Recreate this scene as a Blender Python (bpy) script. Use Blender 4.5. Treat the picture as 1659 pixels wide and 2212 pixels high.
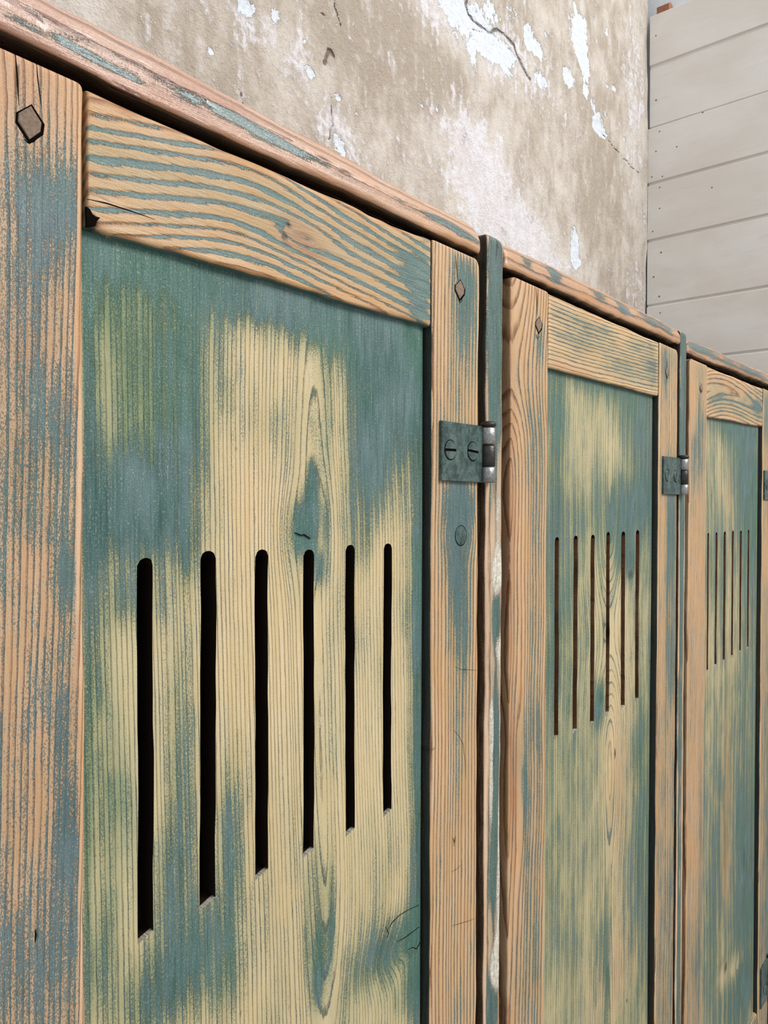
import bpy, math, random
import numpy as np
from mathutils import Vector, Matrix

for o in list(bpy.data.objects):
    bpy.data.objects.remove(o, do_unlink=True)
scene = bpy.context.scene
COL = scene.collection
random.seed(7)
RNG = np.random.default_rng(11)

# ------------------------------------------------------------------ camera
CAM = np.array([0.0, -0.30, 1.45])              # 30 cm off the locker fronts (front plane is y = 0)
F_PX, YAW, PITCH, ROLL = 1647.565, 0.87304, -0.010963, 0.003511
_F = np.array([math.sin(YAW) * math.cos(PITCH), math.cos(YAW) * math.cos(PITCH), math.sin(PITCH)])
_R = np.array([math.cos(YAW), -math.sin(YAW), 0.0])
_U = np.cross(_R, _F)
_R2 = _R * math.cos(ROLL) + _U * math.sin(ROLL)
_U2 = -_R * math.sin(ROLL) + _U * math.cos(ROLL)
cam_d = bpy.data.cameras.new('camera')
cam_d.sensor_fit = 'HORIZONTAL'
cam_d.sensor_width = 36.0
cam_d.lens = F_PX * 36.0 / 1659.0
cam_d.clip_start = 0.01
cam = bpy.data.objects.new('camera', cam_d)
COL.objects.link(cam)
M3 = Matrix(((_R2[0], _U2[0], -_F[0], CAM[0]), (_R2[1], _U2[1], -_F[1], CAM[1]),
             (_R2[2], _U2[2], -_F[2], CAM[2]), (0, 0, 0, 1)))
cam.matrix_world = M3
scene.camera = cam

# ------------------------------------------------------------------ light
world = bpy.data.worlds.new('world')
scene.world = world
world.use_nodes = True
bg = world.node_tree.nodes['Background']
bg.inputs[0].default_value = (0.93, 0.97, 1.0, 1)
bg.inputs[1].default_value = 0.70


def area(name, loc, target, sx, sy, power, col):
    d = bpy.data.lights.new(name, 'AREA')
    d.shape = 'RECTANGLE'
    d.size, d.size_y, d.energy, d.color = sx, sy, power, col
    o = bpy.data.objects.new(name, d)
    COL.objects.link(o)
    o.location = loc
    o.rotation_euler = (Vector(target) - Vector(loc)).to_track_quat('-Z', 'Y').to_euler()
    return o


# skylight over the room, in front of and to the right of the lockers
area('skylight_daylight', (1.70, -2.5, 3.9), (0.7, 0.0, 1.3), 1.5, 1.3, 150, (1.0, 0.985, 0.955))

scene.view_settings.view_transform = 'Standard'
scene.view_settings.look = 'None'
scene.view_settings.exposure = 0.06
scene.view_settings.gamma = 1.0
scene.view_settings.use_curve_mapping = False


# ------------------------------------------------------------------ helpers
def at(px, py, Y=0.0):
    """the point on the plane y = Y that the photograph shows at (px, py)"""
    d = _F + _R2 * (px - 829.5) / F_PX + _U2 * (1106 - py) / F_PX
    return CAM + d * ((Y - CAM[1]) / d[1])


def at_x(px, py, X):
    d = _F + _R2 * (px - 829.5) / F_PX + _U2 * (1106 - py) / F_PX
    return CAM + d * ((X - CAM[0]) / d[0])


def srgb(r, g, b):
    f = lambda c: c / 12.92 if c <= 0.04045 else ((c + 0.055) / 1.055) ** 2.4
    return (f(r / 255), f(g / 255), f(b / 255), 1.0)


def sstep(a, b, x):
    t = np.clip((x - a) / (b - a), 0, 1)
    return t * t * (3 - 2 * t)


def vnoise(x, y, seed=0):
    """smooth value noise in about -1..1"""
    x = np.asarray(x, float); y = np.asarray(y, float)
    xi = np.floor(x).astype(np.int64); yi = np.floor(y).astype(np.int64)
    xf = x - xi; yf = y - yi
    def h(a, b):
        n = (a * 374761393 + b * 668265263 + seed * 982451653) & 0x7fffffff
        n = ((n ^ (n >> 13)) * 1274126177) & 0x7fffffff
        return ((n ^ (n >> 16)) & 0xffff) / 32767.5 - 1
    u = xf * xf * (3 - 2 * xf); v = yf * yf * (3 - 2 * yf)
    return (h(xi, yi) * (1 - u) + h(xi + 1, yi) * u) * (1 - v) + (h(xi, yi + 1) * (1 - u) + h(xi + 1, yi + 1) * u) * v


def interp(pts, x):
    pts = sorted(pts)
    X = np.array([p[0] for p in pts]); V = np.array([p[1] for p in pts])
    i = np.clip(np.searchsorted(X, x) - 1, 0, len(X) - 2)
    t = np.clip((x - X[i]) / (X[i + 1] - X[i]), 0, 1)
    m = np.gradient(V, X)
    h = X[i + 1] - X[i]
    return (2 * t ** 3 - 3 * t ** 2 + 1) * V[i] + (t ** 3 - 2 * t ** 2 + t) * h * m[i] + (-2 * t ** 3 + 3 * t ** 2) * V[i + 1] + (t ** 3 - t ** 2) * h * m[i + 1]


def link(name, me, mat, parent=None):
    o = bpy.data.objects.new(name, me)
    COL.objects.link(o)
    if mat is not None:
        for m in (mat if isinstance(mat, (list, tuple)) else [mat]):
            me.materials.append(m)
    if parent is not None:
        o.parent = parent
    return o


def mesh(name, verts, faces, smooth=True):
    me = bpy.data.meshes.new(name)
    me.from_pydata([tuple(map(float, v)) for v in verts], [], [tuple(map(int, f)) for f in faces])
    me.update()
    if smooth:
        me.polygons.foreach_set('use_smooth', [True] * len(me.polygons))
    return me


def attr(me, name, arr):
    a = me.attributes.new(name, 'FLOAT', 'POINT')
    a.data.foreach_set('value', np.asarray(arr, np.float32))


def attr_vec(me, name, arr):
    a = me.attributes.new(name, 'FLOAT_VECTOR', 'POINT')
    a.data.foreach_set('vector', np.asarray(arr, np.float32).ravel())


def empty(name, loc, parent=None):
    o = bpy.data.objects.new(name, None)
    o.empty_display_size = 0.05
    COL.objects.link(o)
    o.location = loc
    if parent is not None:
        o.parent = parent
    return o


def tag(o, label=None, cat=None, group=None, kind=None):
    if label: o['label'] = label
    if cat: o['category'] = cat
    if group: o['group'] = group
    if kind: o['kind'] = kind
    return o


# ------------------------------------------------------------------ node materials
class NT:
    def __init__(self, name):
        self.mat = bpy.data.materials.new(name)
        self.mat.use_nodes = True
        self.t = self.mat.node_tree
        self.t.nodes.clear()
        self.out = self.t.nodes.new('ShaderNodeOutputMaterial')
        self.bsdf = self.t.nodes.new('ShaderNodeBsdfPrincipled')
        self.t.links.new(self.bsdf.outputs[0], self.out.inputs[0])

    def put(self, sock, v):
        if v is None:
            return
        if isinstance(v, bpy.types.NodeSocket):
            self.t.links.new(v, sock)
        else:
            sock.default_value = v

    def m(self, op, a, b=None, c=None, clamp=False):
        n = self.t.nodes.new('ShaderNodeMath')
        n.operation = op
        n.use_clamp = clamp
        self.put(n.inputs[0], a); self.put(n.inputs[1], b); self.put(n.inputs[2], c)
        return n.outputs[0]

    def add(self, *a):
        r = a[0]
        for x in a[1:]:
            r = self.m('ADD', r, x)
        return r

    def mul(self, a, b):
        return self.m('MULTIPLY', a, b)

    def att(self, name, out='Fac'):
        n = self.t.nodes.new('ShaderNodeAttribute')
        n.attribute_name = name
        return n.outputs[out]

    def noise(self, vec, scale, detail=2.0, rough=0.5, dist=0.0):
        n = self.t.nodes.new('ShaderNodeTexNoise')
        self.put(n.inputs['Vector'], vec)
        n.inputs['Scale'].default_value = scale
        n.inputs['Detail'].default_value = detail
        n.inputs['Roughness'].default_value = rough
        n.inputs['Distortion'].default_value = dist
        return n.outputs['Fac']

    def scale(self, vec, s):
        n = self.t.nodes.new('ShaderNodeVectorMath')
        n.operation = 'MULTIPLY'
        self.put(n.inputs[0], vec)
        n.inputs[1].default_value = s
        return n.outputs[0]

    def ramp(self, x, a, b, c=0.0, d=1.0, smooth=True):
        n = self.t.nodes.new('ShaderNodeMapRange')
        n.interpolation_type = 'SMOOTHSTEP' if smooth else 'LINEAR'
        self.put(n.inputs['Value'], x)
        n.inputs['From Min'].default_value = a
        n.inputs['From Max'].default_value = b
        n.inputs['To Min'].default_value = c
        n.inputs['To Max'].default_value = d
        return n.outputs[0]

    def mix(self, f, a, b, mode='MIX'):
        n = self.t.nodes.new('ShaderNodeMix')
        n.data_type = 'RGBA'
        n.blend_type = mode
        self.put(n.inputs[0], f)
        self.put(n.inputs[6], a)
        self.put(n.inputs[7], b)
        return n.outputs[2]

    def bump(self, h, strength, dist):
        n = self.t.nodes.new('ShaderNodeBump')
        n.inputs['Strength'].default_value = strength
        n.inputs['Distance'].default_value = dist
        self.put(n.inputs['Height'], h)
        self.put(self.bsdf.inputs['Normal'], n.outputs[0])

    def finish(self, col, rough=0.5, metal=0.0, spec=0.5):
        self.put(self.bsdf.inputs['Base Color'], col)
        self.put(self.bsdf.inputs['Roughness'], rough)
        self.put(self.bsdf.inputs['Metallic'], metal)
        self.bsdf.inputs['Specular IOR Level'].default_value = spec
        return self.mat


def wood(name, bare, bare2, line, paint, paint2, sage, a_line=0.55, stripe=(0.35, 0.95), soft=0.16, fine=1.0, spec=0.4, rough=0.5, speck=0.85, line_w=(0.35, 0.95), green=0.25, each=0.42, patch=0.95):
    """sanded, once painted pine: paint is left in patches and in the grooves of the grain"""
    k = NT(name)
    g = k.att('grain', 'Vector')                      # (across, along, 0) in metres
    ring, cov, tint, dark, white, red = (k.att(x) for x in ('ring', 'cov', 'tint', 'dark', 'white', 'red'))
    cn = lambda sc, det, ro, gain: k.mul(k.m('SUBTRACT', k.noise(k.scale(g, sc), 1.0, det, ro), 0.5), gain)
    nf = cn((950, 42, 950), 3.0, 0.65, 1.5)       # fibres
    nm = cn((210, 13, 210), 4.0, 0.65, 1.35)      # streaks
    nl = cn((48, 20, 48), 5.0, 0.68, 1.25)        # worn patches
    ns = cn((1600, 800, 1600), 3.0, 0.7, 1.6)     # specks
    nd = k.noise(k.scale(g, (420, 300, 420)), 1.0, 3.0, 0.7)
    nh = cn((130, 2400, 130), 2.0, 0.6, 1.5)      # saw and sanding marks across the grain
    rr = k.add(ring, k.mul(nl, 0.45), k.mul(nm, 0.22), k.mul(nf, 0.2 * fine))
    t = k.m('FRACT', rr)
    L = k.mul(k.ramp(t, stripe[0], stripe[1]), k.ramp(t, stripe[1], 1.0, 1.0, 0.0))
    wv = k.m('FRACT', k.m('MULTIPLY', k.m('FLOOR', rr), 0.618))                        # each ring keeps its own paint
    pv = k.add(cov, k.mul(k.m('SUBTRACT', L, 0.4), a_line), k.mul(k.m('SUBTRACT', wv, 0.5), each), k.mul(nm, 0.62), k.mul(nl, patch),
               k.mul(nf, 0.75 * fine), k.mul(ns, speck * fine), k.mul(nh, 0.12))
    pm = k.ramp(pv, -soft, soft)
    soak = k.ramp(k.add(cov, k.mul(nl, 0.8), k.mul(nm, 0.3)), -0.95, 0.25)             # thin colour soaked into the wood
    b = k.mix(tint, bare, bare2)
    b = k.mix(k.m('MULTIPLY', k.ramp(k.add(nm, k.mul(nl, 0.7)), -0.3, 0.35), 0.45), b, k.mix(0.45, b, (1, 0.93, 0.80, 1)))
    b = k.mix(k.m('MULTIPLY', red, k.ramp(nm, -0.4, 0.3, 0.4, 1.0)), b, srgb(146, 84, 52))
    b = k.mix(k.mul(soak, k.add(0.25, k.mul(tint, 0.62))), b, sage)
    b = k.mix(k.ramp(nf, 0.05, 0.4, 0.0, 0.3), b, k.mix(0.6, b, line))
    b = k.mix(k.mul(L, k.ramp(k.add(nm, nl), -0.5, 0.35, line_w[0], line_w[1])), b, k.mix(soak, line, k.mix(0.6, line, paint)))
    b = k.mix(k.ramp(ns, 0.12, 0.4, 0.0, 0.3), b, (0.85, 0.74, 0.55, 1))
    b = k.mix(k.ramp(ns, -0.15, -0.45, 0.0, 0.35), b, line)
    nb = k.noise(k.scale(g, (13, 8, 13)), 1.0, 3.0, 0.55)
    p = k.mix(k.ramp(k.add(nl, k.mul(nm, 0.6)), -0.3, 0.3), paint, paint2)
    p = k.mix(k.ramp(nb, 0.42, 0.62, 0.0, green), p, srgb(58, 104, 84))
    p = k.mix(k.ramp(k.add(ns, k.mul(nf, 0.5)), 0.06, 0.30, 0.0, 0.5), p, srgb(156, 168, 150))
    p = k.mix(k.ramp(k.add(k.m('SUBTRACT', nd, 0.5), k.mul(ns, 0.35)), 0.22, 0.30, 0.0, 0.8), p, srgb(196, 202, 190))
    p = k.mix(k.ramp(k.add(nf, k.mul(nm, 0.4)), -0.02, -0.42, 0.0, 0.5), p, k.mix(0.6, paint, (0.0, 0.01, 0.01, 1)))
    p = k.mix(k.mul(k.ramp(k.add(nm, k.mul(ns, 0.8), k.mul(nf, 0.6)), 0.26, 0.46), 0.65), p, b)
    c = k.mix(pm, b, p)
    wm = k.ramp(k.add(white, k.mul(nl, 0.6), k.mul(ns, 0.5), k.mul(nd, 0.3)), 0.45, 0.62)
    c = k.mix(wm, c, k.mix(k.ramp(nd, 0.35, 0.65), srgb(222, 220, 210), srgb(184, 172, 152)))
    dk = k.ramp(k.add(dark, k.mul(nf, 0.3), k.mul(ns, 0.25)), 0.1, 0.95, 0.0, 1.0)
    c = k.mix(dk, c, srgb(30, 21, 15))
    h = k.add(k.mul(pm, 0.3), k.mul(L, k.ramp(pm, 0.0, 1.0, -0.6, -0.2)), k.mul(nf, 0.5 * fine), k.mul(ns, 0.2), k.mul(nh, 0.1), k.mul(dk, -0.8), k.mul(wm, 0.4))
    k.bump(h, 0.75, 0.0010)
    return k.finish(c, k.add(rough, k.mul(nf, 0.25), k.mul(pm, -0.06)), 0.0, spec)


TEAL = srgb(68, 96, 97)
M_PANEL = wood('worn_panel_wood', srgb(210, 180, 134), srgb(196, 180, 138), srgb(108, 82, 48), srgb(54, 88, 84), srgb(90, 115, 117),
               srgb(118, 134, 98), a_line=0.42, stripe=(0.66, 0.94), speck=2.0, each=0.55, soft=0.30, line_w=(0.1, 0.85), green=0.5)
M_STILE = wood('worn_stile_wood', srgb(198, 153, 108), srgb(196, 165, 116), srgb(120, 72, 38), TEAL, srgb(88, 108, 110),
               srgb(130, 132, 106), a_line=0.6, stripe=(0.45, 0.9), speck=1.7, line_w=(0.4, 1.0), patch=1.1)
M_MOTTLED = wood('mottled_stile_wood', srgb(196, 148, 108), srgb(198, 164, 116), srgb(130, 82, 52), srgb(74, 98, 102), srgb(96, 113, 118),
                 srgb(140, 134, 116), a_line=0.42, stripe=(0.5, 0.92), speck=1.9, line_w=(0.45, 1.0), each=0.35, patch=1.6)
M_RAIL = wood('worn_rail_wood', srgb(192, 143, 95), srgb(182, 154, 100), srgb(138, 86, 46), srgb(76, 100, 101), srgb(102, 121, 120),
              srgb(132, 132, 100), a_line=1.35, stripe=(0.3, 0.8), soft=0.10, fine=0.9, each=0.75, patch=1.1)
M_CORNICE = wood('worn_cornice_wood', srgb(192, 140, 94), srgb(184, 136, 118), srgb(84, 46, 30), srgb(64, 82, 82), srgb(96, 114, 116),
                 srgb(142, 120, 98), a_line=0.3, stripe=(0.5, 0.95), spec=0.8, rough=0.27, line_w=(0.2, 0.75))
M_POST = wood('painted_post_wood', srgb(196, 150, 114), srgb(212, 182, 150), srgb(130, 84, 54), srgb(58, 84, 82), srgb(86, 108, 107),
              srgb(142, 132, 110), a_line=0.25, stripe=(0.4, 0.95), rough=0.42)


def simple(name, c1, c2, scale=40.0, rough=0.6, metal=0.0, bump=0.3, dist=0.001, stretch=(1, 1, 1), spec=0.5):
    k = NT(name)
    tc = k.t.nodes.new('ShaderNodeTexCoord')
    v = k.scale(tc.outputs['Object'], stretch)
    n = k.noise(v, scale, 4.0, 0.6)
    n2 = k.noise(v, scale * 6, 3.0, 0.6)
    c = k.mix(k.ramp(k.add(k.mul(n, 0.7), k.mul(n2, 0.3)), 0.3, 0.7), c1, c2)
    k.bump(k.add(n, k.mul(n2, 0.5)), bump, dist)
    return k.finish(c, k.add(rough, k.mul(k.m('SUBTRACT', n2, 0.5), 0.3)), metal, spec)


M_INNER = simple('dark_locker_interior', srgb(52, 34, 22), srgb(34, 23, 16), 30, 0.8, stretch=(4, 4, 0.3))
def iron():
    k = NT('painted_hinge_iron')
    tc = k.t.nodes.new('ShaderNodeTexCoord')
    g = tc.outputs['Object']
    c0 = lambda sc, det, ro=0.65: k.m('SUBTRACT', k.noise(g, sc, det, ro), 0.5)
    a, b, d = c0(70, 4), c0(260, 4), c0(900, 3)
    st = k.m('SUBTRACT', k.noise(k.scale(g, (900, 900, 120)), 1.0, 3.0, 0.6), 0.5)
    c = k.mix(k.ramp(k.add(a, k.mul(b, 0.7)), -0.18, 0.2), srgb(50, 70, 68), srgb(88, 110, 106))
    c = k.mix(k.ramp(k.add(st, k.mul(d, 0.8)), 0.16, 0.36, 0, 0.7), c, srgb(164, 178, 172))
    c = k.mix(k.ramp(k.add(b, k.mul(a, 0.9)), 0.14, 0.26, 0, 0.75), c, srgb(122, 98, 84))
    c = k.mix(k.ramp(k.add(b, k.mul(d, 0.6)), -0.16, -0.34, 0, 0.8), c, srgb(32, 40, 38))
    k.bump(k.add(b, k.mul(d, 0.6)), 0.5, 0.0008)
    return k.finish(c, k.add(0.36, k.mul(b, 0.4)), 0.3)


M_IRON = iron()
M_IRON_DARK = simple('dark_hinge_iron', srgb(46, 48, 46), srgb(74, 70, 66), 220, 0.38, 0.7, 0.4, 0.0006)
M_IRON_BARE = simple('rubbed_bare_iron', srgb(128, 128, 126), srgb(176, 176, 176), 260, 0.28, 0.85, 0.5, 0.0007)
M_CREVICE = simple('dark_crevice', srgb(9, 7, 5), srgb(16, 12, 9), 120, 0.95, spec=0.03)
M_PEG = simple('grey_end_grain', srgb(118, 96, 80), srgb(150, 128, 108), 700, 0.75, 0.0, 0.8, 0.001)
M_NAIL = simple('nail_iron', srgb(120, 112, 104), srgb(84, 78, 72), 300, 0.5, 0.3)
M_CHIP = simple('pale_raw_chip', srgb(176, 172, 166), srgb(126, 118, 112), 900, 0.85, 0.0, 0.9, 0.0012)
M_BLOCK = simple('bare_pine_block', srgb(158, 104, 74), srgb(134, 82, 56), 60, 0.6)
M_FLOOR = simple('grey_floor_boards', srgb(126, 112, 96), srgb(150, 138, 122), 8, 0.7, stretch=(1, 6, 1))


# ------------------------------------------------------------------ paint and grain fields (in the plane of the boards)
def blobs_to_plane(blobs, Y):
    """(px, py, rx, ry, amount) measured on the photograph -> the same spots in metres on the plane y = Y"""
    out = []
    for (px, py, rx, ry, a) in blobs:
        c = at(px, py, Y)
        e = at(px + rx, py, Y); w = at(px - rx, py, Y)
        n = at(px, py - ry, Y)
        out.append((c[0], c[2], (e[0] - w[0]) / 2, n[2] - c[2], a))
    return out


def field(x, z, base, blobs):
    f = np.full(np.shape(x), float(base))
    for (cx, cz, rx, rz, a) in blobs:
        d = ((x - cx) / rx) ** 2 + ((z - cz) / rz) ** 2
        f = f + a * np.exp(-np.minimum(d, 60) ** 1.08)
    return f


def rings(u, v, gr):
    """ring count across the board; gr: per, u0 [(v,u)], h [(v,h)], knots [(u,v,ru,rv)]"""
    uu = np.array(u, float)
    knot = np.zeros_like(uu)
    for (ku, kv, ru, rv) in gr.get('knots', []):
        du, dv = uu - ku, v - kv
        d2 = (du / ru) ** 2 + (dv / rv) ** 2
        uu = uu - du * 0.85 * np.exp(-d2 * 0.55)
        knot = np.maximum(knot, np.exp(-(d2 * 2.2) ** 1.6))
    u0 = interp(gr['u0'], v); h = interp(gr['h'], v)
    w = 0.0016 * vnoise(v * 14, u * 8, gr.get('seed', 3)) + 0.0030 * vnoise(v * 5, u * 3, gr.get('seed', 3) + 1)
    R = np.sqrt((uu - u0 + w) ** 2 + h ** 2)
    q = R / gr['per']
    q = q + 0.55 * vnoise(q * 0.45, q * 0 + 0.5, gr.get('seed', 3) + 7)
    return q + knot * 0.8, knot


def dress(me, X, Y, Z, vert, gr, covf, tint=0.0, darkf=None, whitef=None, redf=None, extra_cov=None, extra_dark=None):
    u, v = (X, Z) if vert else (Z, X)
    # walk round the edge so that the grain goes on over the sides
    rg, knot = rings(u + (Y - Y.min()) * 0.6, v, gr)
    cov = covf(X, Z)
    sd = gr.get('seed', 3)
    cov = cov + 0.16 * vnoise(u * 55, v * 14, sd + 20) + 0.13 * vnoise(u * 140, v * 40, sd + 21)
    if extra_cov is not None: cov = cov + extra_cov
    dk = darkf(X, Z) if darkf else np.zeros_like(X)
    if extra_dark is not None: dk = dk + extra_dark
    attr(me, 'ring', rg)
    attr(me, 'cov', cov)
    attr(me, 'tint', (tint(X, Z) if callable(tint) else np.full_like(X, tint)))
    attr(me, 'dark', dk)
    attr(me, 'white', whitef(X, Z) if whitef else np.zeros_like(X))
    attr(me, 'red', np.clip(redf(X, Z), 0, 1) if redf else np.zeros_like(X))
    attr_vec(me, 'grain', np.stack([u + Y * 0.7 + gr.get('off', 0.0), v, np.zeros_like(u)], -1))


def board(name, vert, ua, ub, v0, v1, yf, yb, r, mat, parent, gr, covf, corners=(0, 0, 0, 0), tint=0.0, wear=0.8, rough_edge=0.0006,
          step=0.0022, end_r=0.0012, seed=1, side_cov=(0, 0), side_dark=(0, 0), bow=None, front=None, **kw):
    """a sawn board with worn, rounded edges. vert: grain along z, else along x. ua(v), ub(v) are its two long edges;
    corners: in-plane rounding at (v0,ua) (v0,ub) (v1,ua) (v1,ub)"""
    fa = ua if callable(ua) else (lambda v, c=ua: np.full_like(v, c))
    fb = ub if callable(ub) else (lambda v, c=ub: np.full_like(v, c))
    L = v1 - v0
    nv = max(8, int(L / step / 1.6 * 0.5))
    t = np.linspace(0, 1, nv)
    ends = np.array([0.0, 0.0003, 0.0008, 0.0016, 0.003, 0.005, 0.0075])
    v = np.unique(np.concatenate([v0 + ends, np.linspace(v0 + 0.009, v1 - 0.009, nv), (np.linspace(max(v0, v1 - 0.75) + 0.009, v1 - 0.009, int(min(L, 0.75) / step / 1.5)) if vert else np.linspace(v0 + 0.009, v1 - 0.009, int(L / step / 1.5))), v1 - ends]))
    keep_ = [0]
    for q in range(1, len(v)):
        if v[q] - v[keep_[-1]] > (0.00025 if min(v[q] - v0, v1 - v[q]) < 0.008 else 0.0006) or q == len(v) - 1:
            keep_.append(q)
    v = v[keep_]
    nf = max(6, int(abs(float(np.mean(fb(v) - fa(v)))) / step))
    arc = [0, 22.5, 45, 67.5, 90]
    prof = [('a', 1.0, None)]
    rows = []
    A, B = fa(v), fb(v)
    e0, e1 = v - v0, v1 - v
    for i, (c0, c1) in enumerate([(corners[0], corners[2]), (corners[1], corners[3])]):
        off = np.zeros_like(v)
        for c, e in ((c0, e0), (c1, e1)):
            if c > 0:
                q = np.clip(c - e, 0, c)
                off = np.maximum(off, c - np.sqrt(np.maximum(c * c - q * q, 0)))
        if i == 0: A = A + off
        else: B = B - off
    # uneven, hand worn arrises
    A = A + rough_edge * (vnoise(v * 90, v * 0 + 1.3, seed) * 0.5 + vnoise(v * 22, v * 0 + 4.1, seed + 1))
    B = B + rough_edge * (vnoise(v * 90, v * 0 + 7.7, seed + 2) * 0.5 + vnoise(v * 22, v * 0 + 2.9, seed + 3))
    pull = np.zeros_like(v)                        # front face rolls back at the ends
    for e in (e0, e1):
        q = np.clip(end_r - e, 0, end_r)
        pull = np.maximum(pull, end_r - np.sqrt(np.maximum(end_r ** 2 - q ** 2, 0)))
    ra = r * (1 + 0.35 * vnoise(v * 30, v * 0 + 5.0, seed + 4))
    rb = r * (1 + 0.35 * vnoise(v * 30, v * 0 + 8.0, seed + 5))
    U, Yc, dist, side = [], [], [], []
    U.append(A); Yc.append(np.full_like(v, yb)); dist.append(yb - yf); side.append(-1)
    U.append(A); Yc.append(np.full_like(v, (yb * 0.4 + yf * 0.6))); dist.append((yb - yf) * 0.6); side.append(-1)
    for a in arc:
        c, s = math.cos(math.radians(a)), math.sin(math.radians(a))
        U.append(A + ra * (1 - c)); Yc.append(yf + ra * (1 - s)); dist.append(abs(a - 60) / 60 * r * 0.8); side.append(-1 if a < 30 else 0)
    w = B - A - ra - rb
    for j in range(1, nf):
        s = j / nf
        U.append(A + ra + w * s); Yc.append(np.full_like(v, yf)); dist.append(None); side.append(0)
    for a in arc[::-1]:
        c, s = math.cos(math.radians(a)), math.sin(math.radians(a))
        U.append(B - rb * (1 - c)); Yc.append(yf + rb * (1 - s)); dist.append(abs(a - 60) / 60 * r * 0.8); side.append(1 if a < 30 else 0)
    U.append(B); Yc.append(np.full_like(v, (yb * 0.4 + yf * 0.6))); dist.append((yb - yf) * 0.6); side.append(1)
    U.append(B); Yc.append(np.full_like(v, yb)); dist.append(yb - yf); side.append(1)
    n = len(U)
    Um, Ym = np.array(U).T, np.array(Yc).T         # (nv, n)
    edge = np.zeros_like(Um)
    for j in range(n):
        d = dist[j] if dist[j] is not None else 0
        edge[:, j] = np.minimum(Um[:, j] - A, B - Um[:, j]) if dist[j] is None else d
    front_mask = np.clip(1 - (Ym - yf) / max(yb - yf, 1e-6) * 2, 0, 1)
    Ym = Ym + pull[:, None] * front_mask
    if bow is not None:
        Ym = Ym + bow(v)[:, None]
    if front is not None:                          # gentle shaping of the face
        s = (Um - A[:, None]) / (B - A)[:, None]
        Ym = Ym + front(s) * front_mask
    V = np.repeat(v[:, None], n, 1)
    X, Z = (Um, V) if vert else (V, Um)
    co = np.stack([X, Ym, Z], -1).reshape(-1, 3)
    nvv = len(v)
    faces = []
    for i in range(nvv - 1):
        for j in range(n):
            k = (j + 1) % n
            a_, b_, c_, d_ = i * n + j, i * n + k, (i + 1) * n + k, (i + 1) * n + j
            faces.append((a_, b_, c_, d_) if vert else (d_, c_, b_, a_))
    c0 = tuple(range(n)); c1 = tuple((nvv - 1) * n + j for j in range(n))
    faces.append(c0[::-1] if vert else c0); faces.append(c1 if vert else c1[::-1])
    me = mesh(name, co, faces)
    me.polygons.foreach_set('use_smooth', [len(p.vertices) == 4 for p in me.polygons])
    sd = np.array(side)[None, :].repeat(nvv, 0)
    ec = -wear * np.exp(-(edge / 0.0016)) * (sd == 0)
    ec = ec + np.where(sd < 0, side_cov[0], 0) + np.where(sd > 0, side_cov[1], 0)
    endd = np.minimum(e0, e1)[:, None].repeat(n, 1)
    ec = ec - wear * 0.7 * np.exp(-endd / 0.0025) * (sd == 0)
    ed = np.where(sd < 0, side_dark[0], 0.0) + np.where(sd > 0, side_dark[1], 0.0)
    dress(me, X.ravel(), Ym.ravel(), Z.ravel(), vert, gr, covf, tint, extra_cov=ec.ravel(), extra_dark=ed.ravel(), **kw)
    o = link(name, me, mat, parent)
    return o


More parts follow.
